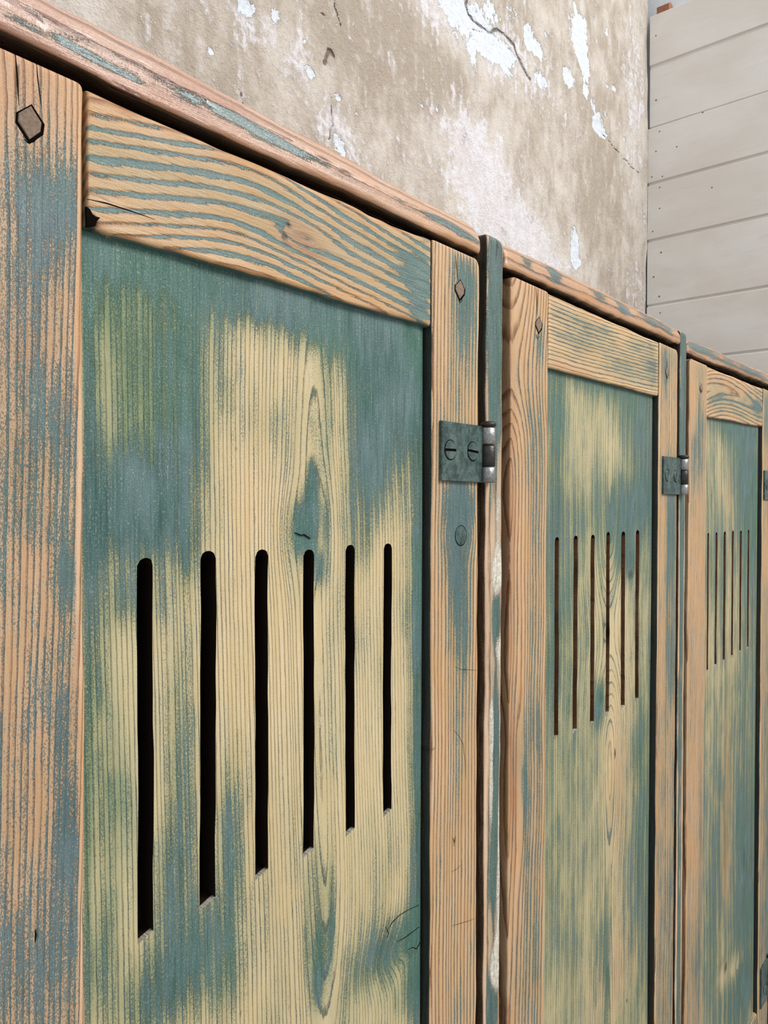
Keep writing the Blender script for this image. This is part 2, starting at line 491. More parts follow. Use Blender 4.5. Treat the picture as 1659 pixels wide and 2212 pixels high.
def panel(name, x0, x1, z0, z1, yf, thick, slots, mat, parent, gr, covf, step=0.002, wall_dark=0.5, **kw):
    """a board with vertical saw-cut slots right through it; slots: (xa, xb, zlow, zhigh)"""
    xs = list(np.linspace(x0, x1, int((x1 - x0) / step)))
    slots = sorted(slots)
    sub = 8
    for (a, b, zl, zh) in slots:
        xs = [x for x in xs if not (a - 0.0012 < x < b + 0.0012)]
        xs += list(np.linspace(a, b, sub + 1))
    xs = np.array(sorted(xs))
    zl_all = [s[2] for s in slots]; zh_all = [s[3] for s in slots]
    zlow, zhigh = np.mean(zl_all), np.mean(zh_all)
    lo = np.linspace(z0, zlow, max(6, int((zlow - z0) / step / 1.4)))
    mi = np.linspace(zlow, zhigh, max(6, int((zhigh - zlow) / step / 1.4)))
    hi = np.linspace(zhigh, z1, max(6, int((z1 - zhigh) / step / 1.4)))
    zs = np.concatenate([lo, mi[1:], hi[1:]])
    iL, iH = len(lo) - 1, len(lo) + len(mi) - 2
    nx, nz = len(xs), len(zs)
    X = np.repeat(xs[None, :], nz, 0); Z = np.repeat(zs[:, None], nx, 1)
    # slot ends: shift the end rows of every slot column to its own height
    dl = np.interp(xs, [ (s[0] + s[1]) / 2 for s in slots], [s[2] - zlow for s in slots])
    dh = np.interp(xs, [ (s[0] + s[1]) / 2 for s in slots], [s[3] - zhigh for s in slots])
    incol = np.full(nx, -1)
    for k, (a, b, zl, zh) in enumerate(slots):
        for j in range(nx):
            if a - 1e-9 <= xs[j] <= b + 1e-9:
                incol[j] = k
                s = (xs[j] - a) / (b - a) * 2 - 1
                wdt = (b - a) / 2
                dh[j] = zh - zhigh - wdt * 0.85 * (1 - math.sqrt(max(0, 1 - s * s)))
                dl[j] = zl - zlow + wdt * 0.35 * s
    f = zs
    wl = np.where(f <= zlow, np.clip((f - z0) / 0.03 if False else 1 - (zlow - f) / max(zlow - z0, 1e-6) * 6, 0, 1), np.clip(1 - (f - zlow) / (zhigh - zlow) * 2.2, 0, 1))
    wh = np.where(f >= zhigh, np.clip(1 - (f - zhigh) / max(z1 - zhigh, 1e-6) * 3, 0, 1), np.clip(1 - (zhigh - f) / (zhigh - zlow) * 2.2, 0, 1))
    Z = Z + wl[:, None] * dl[None, :] + wh[:, None] * dh[None, :]
    # slightly uneven saw cuts
    for k, (a, b, zl, zh) in enumerate(slots):
        for j in range(nx):
            if incol[j] == k and (abs(xs[j] - a) < 1e-9 or abs(xs[j] - b) < 1e-9):
                X[:, j] += 0.00035 * vnoise(zs * 60, zs * 0 + k + (0.5 if abs(xs[j] - a) < 1e-9 else 0.0), 40 + k) + 0.0004 * vnoise(zs * 15, zs * 0 + k, 60)
    Y = np.full_like(X, yf)
    Y += 0.0009 * np.exp(-np.abs(X - x1) / 0.0022) * 2
    Y += 0.0005 * vnoise(X * 12, Z * 5, 5)
    hole = np.zeros((nz - 1, nx - 1), bool)
    for j in range(nx - 1):
        if incol[j] >= 0 and incol[j] == incol[j + 1]:
            hole[iL:iH, j] = True
    co = [np.stack([X, Y, Z], -1).reshape(-1, 3)]
    idx = np.arange(nx * nz).reshape(nz, nx)
    faces = []
    for i in range(nz - 1):
        for j in range(nx - 1):
            if not hole[i, j]:
                faces.append((idx[i, j], idx[i, j + 1], idx[i + 1, j + 1], idx[i + 1, j]))
    nfront = nx * nz
    # walls of the slots, with their own vertices; a small arris first
    wallv, walld, wallw = [], [], []
    base = nfront
    def strip(pts, flip, dcol, wcol, d0=0.0, d1=None):
        nonlocal base
        q = len(pts)
        for dy in (d0, thick if d1 is None else d1):
            for (x, y, z) in pts:
                wallv.append((x, y + dy, z)); walld.append(dcol); wallw.append(wcol)
        for i in range(q - 1):
            fc = (base + i, base + i + 1, base + q + i + 1, base + q + i)
            faces.append(fc[::-1] if flip else fc)
        base += 2 * q
    for k in range(len(slots)):
        js = [j for j in range(nx) if incol[j] == k]
        ja, jb = js[0], js[-1]
        P = lambda i, j: (X[i, j], Y[i, j], Z[i, j])
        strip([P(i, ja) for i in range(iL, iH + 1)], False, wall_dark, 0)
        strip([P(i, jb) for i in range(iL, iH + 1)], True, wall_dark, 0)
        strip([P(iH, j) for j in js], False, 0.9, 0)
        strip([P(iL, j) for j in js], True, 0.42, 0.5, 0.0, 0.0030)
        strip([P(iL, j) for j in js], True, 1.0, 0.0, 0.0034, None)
    # outer rim and plain back edges
    rim = [(x0, yf, z0), (x1, yf + 0.0018, z0), (x1, yf + 0.0018, z1), (x0, yf, z1)]
    for i in range(4):
        strip([rim[i], rim[(i + 1) % 4]], True, 0.5, 0)
    wv = np.array(wallv)
    allco = np.concatenate([co[0], wv])
    me = mesh(name, allco, faces)
    xs_, ys_, zs_ = allco[:, 0], allco[:, 1], allco[:, 2]
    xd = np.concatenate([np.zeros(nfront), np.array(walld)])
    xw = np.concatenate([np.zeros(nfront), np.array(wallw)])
    xc = np.concatenate([np.zeros(nfront), np.full(len(wv), -2.0)])
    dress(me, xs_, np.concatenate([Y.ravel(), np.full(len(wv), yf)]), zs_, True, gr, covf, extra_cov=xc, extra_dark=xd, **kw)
    r0 = np.empty(len(allco), np.float32); me.attributes['red'].data.foreach_get('value', r0)
    r0[nfront:] = 1.0 - xw[nfront:]
    me.attributes['red'].data.foreach_set('value', r0)
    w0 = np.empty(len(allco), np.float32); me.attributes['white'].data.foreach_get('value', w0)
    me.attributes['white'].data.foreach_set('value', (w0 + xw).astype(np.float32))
    return link(name, me, mat, parent)


def prism(name, poly, y0, y1, mat, parent=None, bevel=0.0, cx=None):
    """polygon in (x, z) extruded from y0 (front) to y1, front edge chamfered by bevel"""
    P = np.array(poly, float)
    c = P.mean(0)
    n = len(P)
    d = P - c
    inner = c + d * (1 - bevel / np.maximum(np.linalg.norm(d, axis=1, keepdims=True), 1e-9))
    rows = [(inner, y0), (P, y0 + bevel), (P, y1)] if bevel > 0 else [(P, y0), (P, y1)]
    co = [(p[0], y, p[1]) for (Q, y) in rows for p in Q]
    faces = [tuple(range(n))]
    for k in range(len(rows) - 1):
        for i in range(n):
            j = (i + 1) % n
            faces.append((k * n + i, (k + 1) * n + i, (k + 1) * n + j, k * n + j))
    faces.append(tuple((len(rows) - 1) * n + i for i in range(n))[::-1])
    return link(name, mesh(name, co, faces, smooth=False), mat, parent)


def cyl(name, x, y, z0, z1, r, mat, parent, seg=28, bev=0.0007):
    prof = [(0, z0), (r - bev, z0), (r, z0 + bev), (r, z1 - bev), (r - bev, z1), (0, z1)]
    co, faces = [], []
    for (rr, zz) in prof:
        for i in range(seg):
            a = 2 * math.pi * i / seg
            co.append((x + rr * math.cos(a), y + rr * math.sin(a), zz))
    for k in range(len(prof) - 1):
        for i in range(seg):
            j = (i + 1) % seg
            faces.append((k * seg + i, k * seg + j, (k + 1) * seg + j, (k + 1) * seg + i))
    me = mesh(name, co, faces)
    o = link(name, me, mat, parent)
    for p in me.polygons:
        p.use_smooth = abs(p.normal.z) < 0.3
    return o


def box(name, x0, x1, y0, y1, z0, z1, mat, parent=None):
    co = [(x, y, z) for z in (z0, z1) for y in (y0, y1) for x in (x0, x1)]
    f = [(0, 2, 3, 1), (4, 5, 7, 6), (0, 1, 5, 4), (2, 6, 7, 3), (0, 4, 6, 2), (1, 3, 7, 5)]
    return link(name, mesh(name, co, f, smooth=False), mat, parent)


def joined(name, parts, mat, parent=None):
    co, fs = [], []
    for (c, f) in parts:
        b = len(co); co += c; fs += [tuple(i + b for i in q) for q in f]
    return link(name, mesh(name, co, fs, smooth=False), mat, parent)


def boxdata(x0, x1, y0, y1, z0, z1):
    co = [(x, y, z) for z in (z0, z1) for y in (y0, y1) for x in (x0, x1)]
    return co, [(0, 2, 3, 1), (4, 5, 7, 6), (0, 1, 5, 4), (2, 6, 7, 3), (0, 4, 6, 2), (1, 3, 7, 5)]


# ------------------------------------------------------------------ the room
DEPTH = 0.45                      # lockers stand against the plaster wall at y = DEPTH
XC = at(1397.5, 400, DEPTH)[0]    # corner of the room


def plaster_material():
    k = NT('old_flaking_plaster')
    tc = k.t.nodes.new('ShaderNodeTexCoord')
    g = tc.outputs['Object']
    chip, crack, pale, brown = (k.att(x) for x in ('chip', 'crack', 'pale', 'brown'))
    n1 = k.m('SUBTRACT', k.noise(k.scale(g, (1, 1, 1)), 5.0, 5.0, 0.62), 0.5)
    n2 = k.m('SUBTRACT', k.noise(k.scale(g, (1.3, 1, 0.7)), 22.0, 5.0, 0.62), 0.5)
    n3 = k.m('SUBTRACT', k.noise(g, 95.0, 4.0, 0.65), 0.5)
    n4 = k.m('SUBTRACT', k.noise(g, 420.0, 3.0, 0.6), 0.5)
    nv = k.m('SUBTRACT', k.noise(k.scale(g, (62, 62, 13)), 1.0, 4.0, 0.62), 0.5)      # trickles and brush marks
    c = k.mix(k.ramp(k.add(n1, k.mul(n2, 0.9), brown), -0.24, 0.24), srgb(196, 188, 179), srgb(160, 147, 133))
    c = k.mix(k.ramp(k.add(n2, k.mul(n3, 0.9)), 0.02, 0.30, 0, 0.5), c, srgb(144, 131, 117))
    c = k.mix(k.ramp(k.add(nv, k.mul(n2, 0.6)), 0.05, 0.32, 0, 0.6), c, srgb(198, 191, 186))
    c = k.mix(k.ramp(k.add(k.mul(n2, -1.0), k.mul(n3, 0.9)), 0.05, 0.3, 0, 0.55), c, srgb(198, 190, 186))
    pl = k.ramp(k.add(pale, k.mul(n2, 1.7), k.mul(nv, 1.0), k.mul(n3, 1.2)), 0.25, 0.75)
    c = k.mix(k.mul(pl, 0.9), c, k.mix(k.ramp(k.add(n3, n2), -0.15, 0.2), srgb(200, 194, 195), srgb(212, 210, 215)))
    cm = k.ramp(k.add(chip, k.mul(n3, 1.3), k.mul(n2, 1.3), k.mul(n4, 0.35)), 0.36, 0.44)
    cc = k.mix(k.ramp(k.add(n3, n4), -0.2, 0.25), srgb(194, 201, 211), srgb(216, 220, 226))
    c = k.mix(cm, c, cc)
    rim = k.mul(k.ramp(k.add(chip, k.mul(n3, 1.3), k.mul(n2, 1.3)), 0.20, 0.36), k.m('SUBTRACT', 1.0, cm))
    c = k.mix(k.mul(rim, 0.35), c, srgb(150, 136, 122))
    sp = k.ramp(k.add(n3, k.mul(n4, 0.9), k.mul(n2, 0.5)), 0.22, 0.30)
    c = k.mix(k.mul(sp, 0.75), c, srgb(210, 207, 208))
    dr = k.ramp(k.add(k.mul(n3, 1.0), k.mul(n2, 0.9)), -0.22, -0.36)
    c = k.mix(k.mul(dr, 0.5), c, srgb(122, 109, 96))
    ck = k.ramp(k.add(crack, k.mul(n3, 1.3), k.mul(n2, 0.9)), 0.35, 1.0)
    c = k.mix(k.mul(ck, 0.8), c, srgb(84, 75, 66))
    h = k.add(k.mul(n2, 0.7), k.mul(n3, 0.6), k.mul(n4, 0.25), k.mul(cm, -0.35), k.mul(ck, -0.9))
    k.bump(h, 0.8, 0.008)
    return k.finish(c, 0.72, 0.0, 0.3)


def poly_dist(x, z, pts):
    d = np.full(np.shape(x), 1e9)
    for (a, b) in zip(pts[:-1], pts[1:]):
        ax, az, bx, bz = a[0], a[1], b[0], b[1]
        L = (bx - ax) ** 2 + (bz - az) ** 2 + 1e-12
        t = np.clip(((x - ax) * (bx - ax) + (z - az) * (bz - az)) / L, 0, 1)
        d = np.minimum(d, np.hypot(x - ax - t * (bx - ax), z - az - t * (bz - az)))
    return d


def build_plaster():
    xs = np.concatenate([np.linspace(-1.6, 0.25, 38)[:-1], np.linspace(0.25, XC, 560)])
    zs = np.concatenate([np.linspace(0, 1.55, 32)[:-1], np.linspace(1.55, 2.95, 440)])
    X, Z = np.meshgrid(xs, zs)
    nz, nx = X.shape
    W = lambda l: blobs_to_plane(l, DEPTH)
    chips = [(1245, 85, 22, 52, 1), (1262, 150, 12, 40, .8), (1160, 108, 24, 22, 1), (1140, 88, 10, 22, .8), (1165, 172, 17, 20, 1), (1226, 168, 17, 24, 1),
             (1075, 110, 26, 34, .9), (1020, 120, 14, 30, .8), (1045, 60, 22, 40, .75), (1000, 20, 36, 34, .75), (1100, 120, 20, 22, .7), (675, 158, 16, 22, .9),
             (453, 113, 11, 11, 1), (525, 12, 26, 26, .9), (1241, 532, 10, 44, 1.1), (1243, 565, 14, 14, .6), (728, 305, 14, 34, .75), (733, 208, 12, 10, .8),
             (1290, 262, 12, 26, .8), (1300, 285, 24, 14, .8), (1278, 222, 8, 18, .7), (1327, 190, 8, 8, .8), (1312, 186, 6, 6, .8), (945, 235, 8, 18, .6),
             (1178, 76, 7, 10, .8), (1312, 72, 8, 14, .8), (1282, 40, 5, 12, .7), (1240, 12, 5, 14, .7), (1170, 330, 10, 8, .4), (1000, 300, 8, 34, .55),
             (1200, 540, 16, 30, .5), (1392, 330, 6, 20, .4), (600, 70, 18, 34, .45), (820, 170, 24, 30, .35), (1180, 590, 24, 26, .5), (1316, 580, 10, 20, .4),
             (1385, 60, 8, 60, .45), (1378, 190, 6, 30, .5), (910, 230, 12, 14, .45), (1120, 40, 30, 20, .6), (985, 60, 22, 50, .7), (1060, 20, 30, 26, .7), (1040, 95, 30, 40, .7), (960, 10, 26, 24, .6), (1100, 160, 14, 16, .6), (1262, 200, 8, 20, .7), (1255, 50, 14, 20, .9), (1310, 250, 8, 8, .7), (1305, 150, 5, 5, .7),
             (590, 30, 14, 20, .5), (430, 70, 20, 12, .5), (500, 100, 16, 14, .5), (800, 60, 8, 8, .6), (880, 60, 7, 8, .6), (770, 240, 12, 22, .5), (660, 90, 8, 8, .6), (1095, 430, 8, 10, .6), (1150, 470, 12, 22, .45), (1085, 505, 16, 24, .5),
             (950, 400, 16, 20, .4), (840, 340, 14, 18, .4), (745, 330, 10, 30, .6), (1350, 300, 6, 8, .7), (1365, 120, 6, 30, .5), (1392, 480, 4, 60, .5), (1210, 330, 6, 16, .4), (1355, 590, 8, 24, .4)]
    pale = [(1130, 130, 90, 60, .35), (960, 40, 110, 70, .35), (700, 240, 60, 60, .35), (560, 60, 120, 60, .3), (1050, 400, 80, 110, .8), (1010, 300, 60, 90, .5), (1120, 500, 90, 70, .7), (760, 320, 60, 60, .5), (640, 100, 90, 70, .25), (1020, 60, 120, 80, .5),
            (1370, 200, 25, 230, .55), (1200, 250, 90, 80, .15), (480, 80, 90, 70, .2), (900, 330, 60, 60, .25), (1170, 560, 70, 60, .5), (1375, 620, 20, 60, .5)]
    brown = [(860, 90, 110, 90, .25), (740, 60, 60, 70, .15), (1300, 400, 60, 120, .12), (330, 60, 90, 60, .05), (1000, 200, 60, 60, .12), (1080, 300, 40, 80, -.1)]
    cracks = [[(1012, 0), (1018, 28), (1032, 48), (1062, 72), (1090, 74), (1108, 92), (1118, 118), (1128, 140), (1142, 166)],
              [(724, -10), (728, 30), (738, 52)], [(706, 128), (716, 105), (722, 120)], [(714, 200), (718, 255), (712, 300)], [(518, 195), (517, 222)],
              [(1300, 285), (1330, 320), (1370, 365), (1382, 380)], [(690, 20), (712, 40)], [(1060, 75), (1020, 60)], [(1130, 60), (1128, 100)]]
    width = [2.4, 1.8, 2.6, 1.3, 1.0, 1.2, 1.0, 1.0, 0.8]
    chip = field(X, Z, -0.16, W(chips))
    crack = np.zeros_like(X)
    for pts, w in zip(cracks, width):
        P = [tuple(at(a, b, DEPTH)[[0, 2]]) for (a, b) in pts]
        wx = 0.007 * vnoise(X * 38, Z * 38, 71) + 0.003 * vnoise(X * 110, Z * 110, 72); wz = 0.007 * vnoise(X * 38, Z * 38, 73)
        crack = np.maximum(crack, (0.95 if w > 1.7 else 0.72) * np.exp(-(poly_dist(X + wx, Z + wz, P) / (w * 0.0017)) ** 2))
    Yv = DEPTH + 0.0035 * vnoise(X * 5, Z * 5, 2) + 0.0015 * vnoise(X * 17, Z * 17, 3) + 0.0012 * sstep(0.3, 0.7, chip) + 0.002 * crack
    idx = np.arange(nx * nz).reshape(nz, nx)
    faces = np.stack([idx[:-1, :-1], idx[:-1, 1:], idx[1:, 1:], idx[1:, :-1]], -1).reshape(-1, 4)
    co = np.stack([X, Yv, Z], -1).reshape(-1, 3)
    # give the wall its thickness
    b0 = len(co)
    back = [(-1.6, DEPTH + 0.2, 0), (XC, DEPTH + 0.2, 0), (XC, DEPTH + 0.2, 2.95), (-1.6, DEPTH + 0.2, 2.95)]
    co = np.concatenate([co, np.array(back)])
    fl = [tuple(f) for f in faces]
    c = [idx[0, 0], idx[0, -1], idx[-1, -1], idx[-1, 0]]
    fl += [(b0 + 3, b0 + 2, b0 + 1, b0)]
    fl += [tuple(idx[0, ::-1]) + (b0, b0 + 1), tuple(idx[-1, :]) + (b0 + 2, b0 + 3), tuple(idx[::-1, -1][::-1][::-1]) + (b0 + 1, b0 + 2), tuple(idx[:, 0]) + (b0 + 3, b0)]
    me = mesh('wall_back', co, fl)
    z4 = np.zeros(4)
    attr(me, 'chip', np.concatenate([chip.ravel(), z4])); attr(me, 'crack', np.concatenate([crack.ravel(), z4]))
    attr(me, 'pale', np.concatenate([field(X, Z, 0, W(pale)).ravel(), z4])); attr(me, 'brown', np.concatenate([field(X, Z, 0, W(brown)).ravel(), z4]))
    o = link('wall_back', me, plaster_material())
    tag(o, 'old beige plaster wall with flaking white patches and cracks behind the lockers', kind='structure')


def board_paint():
    k = NT('off_white_board_paint')
    tc = k.t.nodes.new('ShaderNodeTexCoord')
    oi = k.t.nodes.new('ShaderNodeObjectInfo')
    g = tc.outputs['Object']
    n1 = k.noise(k.scale(g, (1, 1, 2.2)), 4.0, 4.0, 0.55)
    n2 = k.noise(k.scale(g, (14, 14, 90)), 1.0, 3.0, 0.6)
    n3 = k.noise(g, 500.0, 2.0, 0.6)
    c = k.mix(k.ramp(n1, 0.35, 0.65), srgb(230, 228, 224), srgb(220, 215, 208))
    c = k.mix(k.ramp(oi.outputs['Random'], 0, 1, 0, 0.25), c, srgb(222, 218, 212))
    c = k.mix(k.ramp(n2, 0.55, 0.8, 0, 0.22), c, srgb(200, 192, 182))
    k.bump(k.add(n2, k.mul(n3, 0.4)), 0.18, 0.001)
    return k.finish(c, 0.55, 0.0, 0.3)


def build_side_wall():
    white = simple('cold_white_limewash', srgb(206, 214, 222), srgb(226, 232, 238), 10, 0.8, bump=0.3, dist=0.004)
    w = box('wall_right', XC + 0.03, XC + 0.2, -2.2, DEPTH + 0.2, 0, 2.95, white)
    tag(w, 'white limewashed side wall clad with horizontal painted boards', kind='structure')
    mp = board_paint()
    zc = [float(at_x(1400, y, XC)[2]) for y in (37, 148, 278, 399, 521, 661)]      # joints seen at the corner
    zc.append(float(at_x(1581, 768, XC)[2]))
    zc[-1] = zc[-2] - 0.148
    while zc[-1] > 0.15:
        zc.append(zc[-1] - 0.146)
    gaps = [0.003, 0.0075, 0.003, 0.0068, 0.0066, 0.0066] + [0.006] * 30
    setb = [0.0, 0.003, 0.0, 0.0, 0.001, 0.0, 0.0] + [0.0] * 30
    for i in range(len(zc) - 1):
        z1, z0 = zc[i] - gaps[i] / 2, zc[i + 1] + gaps[i + 1] / 2
        b = 0.0016
        x0, x1 = XC + setb[i], XC + 0.0285
        prof = [(x1, z0 - gaps[i + 1] - 0.002), (x0 + 0.0045, z0 - gaps[i + 1] - 0.002), (x0 + 0.0045, z0), (x0 + b, z0), (x0, z0 + b), (x0, z1 - b), (x0 + b, z1), (x1, z1)]
        yend = DEPTH - (0.005 if i < 2 else 0.002)
        ys = np.linspace(-2.1, yend, 20)
        co, fs = [], []
        for y in ys:
            for (x, z) in prof:
                co.append((x, y, z + 0.0006 * math.sin(y * 3 + i)))
        n = len(prof)
        for a in range(len(ys) - 1):
            for q in range(n):
                r = (q + 1) % n
                fs.append((a * n + q, (a + 1) * n + q, (a + 1) * n + r, a * n + r))
        fs.append(tuple(range(n))); fs.append(tuple((len(ys) - 1) * n + q for q in range(n))[::-1])
        link('plank', mesh('plank', co, fs, smooth=False), mp, w)
    # nail heads in the boards
    nails = [(1417, 77), (1417, 216), (1518, 243), (1425, 284), (1417, 327), (1408, 382), (1431, 381), (1425, 405), (1538, 405), (1425, 450), (1462, 317),
             (1410, 500), (1428, 545), (1412, 598), (1426, 676), (1424, 640)]
    base = None
    for (px, py) in nails:
        p = at_x(px, py, XC)
        if base is None:
            seg = 10
            co = [(0.0, 0.0022 * math.cos(2 * math.pi * i / seg), 0.0022 * math.sin(2 * math.pi * i / seg)) for i in range(seg)]
            co += [(-0.0007, 0.0016 * math.cos(2 * math.pi * i / seg), 0.0016 * math.sin(2 * math.pi * i / seg)) for i in range(seg)]
            fs = [(i, (i + 1) % seg, seg + (i + 1) % seg, seg + i) for i in range(seg)] + [tuple(range(seg, 2 * seg)), tuple(range(seg))[::-1]]
            base = mesh('nail_head', co, fs, smooth=False)
            base.materials.append(M_NAIL)
        o = bpy.data.objects.new('nail_head', base)
        COL.objects.link(o)
        o.parent = w
        o.location = (XC + 0.0004, p[1], p[2])
    # offcut of wood lying on the top edge of the boards
    p = at_x(1428, 24, XC)
    zt = zc[0] - 0.0015
    bl = prism('wood_offcut', [(XC + 0.002, zt), (XC + 0.027, zt), (XC + 0.027, zt + 0.020), (XC + 0.014, zt + 0.024), (XC + 0.003, zt + 0.018)], p[1] - 0.02, p[1] + 0.012, M_BLOCK, None, 0.001)
    tag(bl, 'small reddish offcut of bare wood lying on top of the white boards', 'wood block')


build_plaster()
build_side_wall()
fl = box('floor', -1.6, XC + 0.2, -2.2, DEPTH + 0.2, -0.05, 0.0, M_FLOOR)
tag(fl, 'grey brown floor in front of the lockers', kind='structure')

# ------------------------------------------------------------------ the lockers
ZC = CAM[2]
cab = empty('locker_cabinet', (0.7, 0.2, 0.0))
tag(cab, 'bank of old wooden lockers with worn green paint and slotted doors', 'locker')
bpy.context.view_layer.update()


def keep(o):
    """the cabinet's Empty stands at its base; parts are modelled in world coordinates"""
    o.matrix_parent_inverse = Matrix.Translation(-Vector(cab.location))
    return o


def part(o):
    o.parent = cab
    return keep(o)


def sub_empty(name):
    e = empty(name, (0, 0, 0))
    e.parent = cab
    keep(e)
    return e


ZTOP = ZC + 0.1735                    # top of the doors
ZBOT = ZC - 1.36
ZMID = float(at(1638, 2186)[2])                     # middle rail
PW = 0.0052                           # panels lie this far behind the frames
TH = 0.022

edges = []
edges.append(dict(ol=0.1010, il=0.1634, ir=float(at(932, 1100)[0]), orr=float(at(1033.5, 1100)[0])))
edges.append(dict(ol=float(at(1101, 1100)[0]), il=float(at(1181.5, 1100)[0]), ir=float(at(1421.5, 1100)[0]), orr=float(at(1461.5, 1100)[0])))
edges.append(dict(ol=float(at(1487.5, 1100)[0]), il=float(at(1525, 1100)[0]), ir=float(at(1646, 1100)[0]), orr=float(at(1646, 1100)[0]) + 0.058))
rail_low = [((190, 492), (933, 706)), ((1183, 795), (1425, 857)), ((1527, 900), (1646, 922))]
rail_top = [((188, 190), (930, 518)), ((1186, 632), (1425, 740)), ((1527, 790), (1646, 838))]


def lin(pa, pb):
    a, b = at(*pa), at(*pb)
    return lambda v, x0=a[0], z0=a[2], x1=b[0], z1=b[2]: z0 + (v - x0) / (x1 - x0) * (z1 - z0)


def F(base, blobs, Y=0.0):
    bl = blobs_to_plane(blobs, Y)
    return lambda x, z: field(x, z, base, bl)


def zpx(px, py, Y=0.0):
    return float(at(px, py, Y)[2])


# ---- grain of each board, paint left on it
def vgrain(per, x, z_h, knots=(), seed=1, Y=0.0, lean=0.0):
    """upright grain: heart line at x (metres), z_h [(z, h)], knots in photo px"""
    kn = []
    for (px, py, rx, ry) in knots:
        c = at(px, py, Y); e = at(px + rx, py, Y); n = at(px, py - ry, Y)
        kn.append((c[0], c[2], e[0] - c[0], n[2] - c[2]))
    return dict(per=per, u0=[(ZC - 1.4, x - lean * 1.4), (ZC + 0.2, x + lean * 0.2)], h=[(ZC + a, b) for a, b in z_h], knots=kn, seed=seed, off=seed * 0.37)


def hgrain(per, z_pts, x_h, knots=(), seed=1, Y=0.0):
    kn = []
    for (px, py, rx, ry) in knots:
        c = at(px, py, Y); e = at(px + rx, py, Y); n = at(px, py - ry, Y)
        kn.append((c[2], c[0], n[2] - c[2], e[0] - c[0]))
    return dict(per=per, u0=z_pts, h=x_h, knots=kn, seed=seed, off=seed * 0.37)


LEFT_COV = [
    F(-0.02, [(70, 200, 130, 150, -.55), (120, 470, 60, 110, .45), (30, 600, 40, 130, .25), (150, 620, 25, 200, -.15), (60, 820, 70, 80, .2), (120, 780, 40, 60, -.1),
              (40, 1010, 60, 120, .2), (120, 950, 50, 60, .2), (140, 1230, 30, 90, .45), (60, 1220, 60, 60, -.3), (60, 1400, 60, 120, -.25), (150, 1480, 20, 90, .1),
              (140, 1580, 26, 70, .6), (145, 1760, 26, 130, .75), (90, 1640, 50, 100, -.2), (60, 1900, 60, 120, -.1), (130, 2010, 40, 90, .35), (30, 2100, 40, 100, .2),
              (175, 1200, 8, 1000, -.8), (25, 1250, 30, 50, .2), (100, 2120, 40, 90, .15)]),
    F(-0.42, [(1140, 640, 60, 130, -.35), (1165, 730, 14, 60, .7), (1150, 950, 20, 150, .35), (1165, 1100, 16, 200, .25), (1150, 1350, 14, 130, .35), (1122, 1300, 14, 500, -.4),
              (1125, 1640, 12, 110, .9), (1135, 1760, 10, 150, .8), (1163, 1700, 12, 180, .55), (1118, 1800, 10, 140, -.6), (1150, 2050, 24, 180, .4), (1155, 1560, 16, 60, .35),
              (1178, 1600, 6, 800, -.6)]),
    F(-0.35, [(1505, 850, 20, 60, -.3), (1513, 900, 10, 90, .7), (1508, 1000, 16, 60, .4), (1505, 1300, 22, 200, -.2), (1500, 1500, 22, 60, .1), (1515, 1900, 8, 200, .5),
              (1495, 1800, 12, 200, -.3), (1505, 2100, 14, 120, .5)]),
]
RIGHT_COV = [
    F(-0.38, [(950, 560, 14, 120, -.6), (995, 640, 22, 100, 1.0), (1018, 600, 12, 80, .7), (985, 820, 30, 110, .35), (1015, 800, 12, 130, .35), (955, 800, 12, 160, -.3),
              (995, 1090, 40, 60, 1.2), (990, 1200, 38, 110, 1.0), (985, 1330, 24, 120, .35), (1005, 1400, 12, 120, .5), (950, 1350, 16, 300, -.5), (990, 1600, 14, 140, .3),
              (975, 1900, 60, 300, -.25), (990, 2180, 14, 60, .3), (1028, 1250, 6, 240, -.6)]),
    F(-0.2, [(1440, 760, 14, 60, .2), (1436, 800, 10, 40, .3), (1445, 900, 14, 80, -.2), (1450, 1120, 14, 110, .75), (1448, 1350, 12, 200, .55), (1430, 1300, 6, 400, -.6),
             (1440, 1600, 20, 150, .1), (1446, 1900, 14, 200, .35), (1440, 2150, 14, 100, .3), (1445, 1700, 12, 120, -.2)]),
    F(-0.1, [(1656, 900, 8, 60, .5), (1656, 1200, 10, 60, -.5), (1650, 1300, 8, 300, -.3), (1656, 1600, 6, 200, .3), (1656, 1900, 8, 140, .4)]),
]
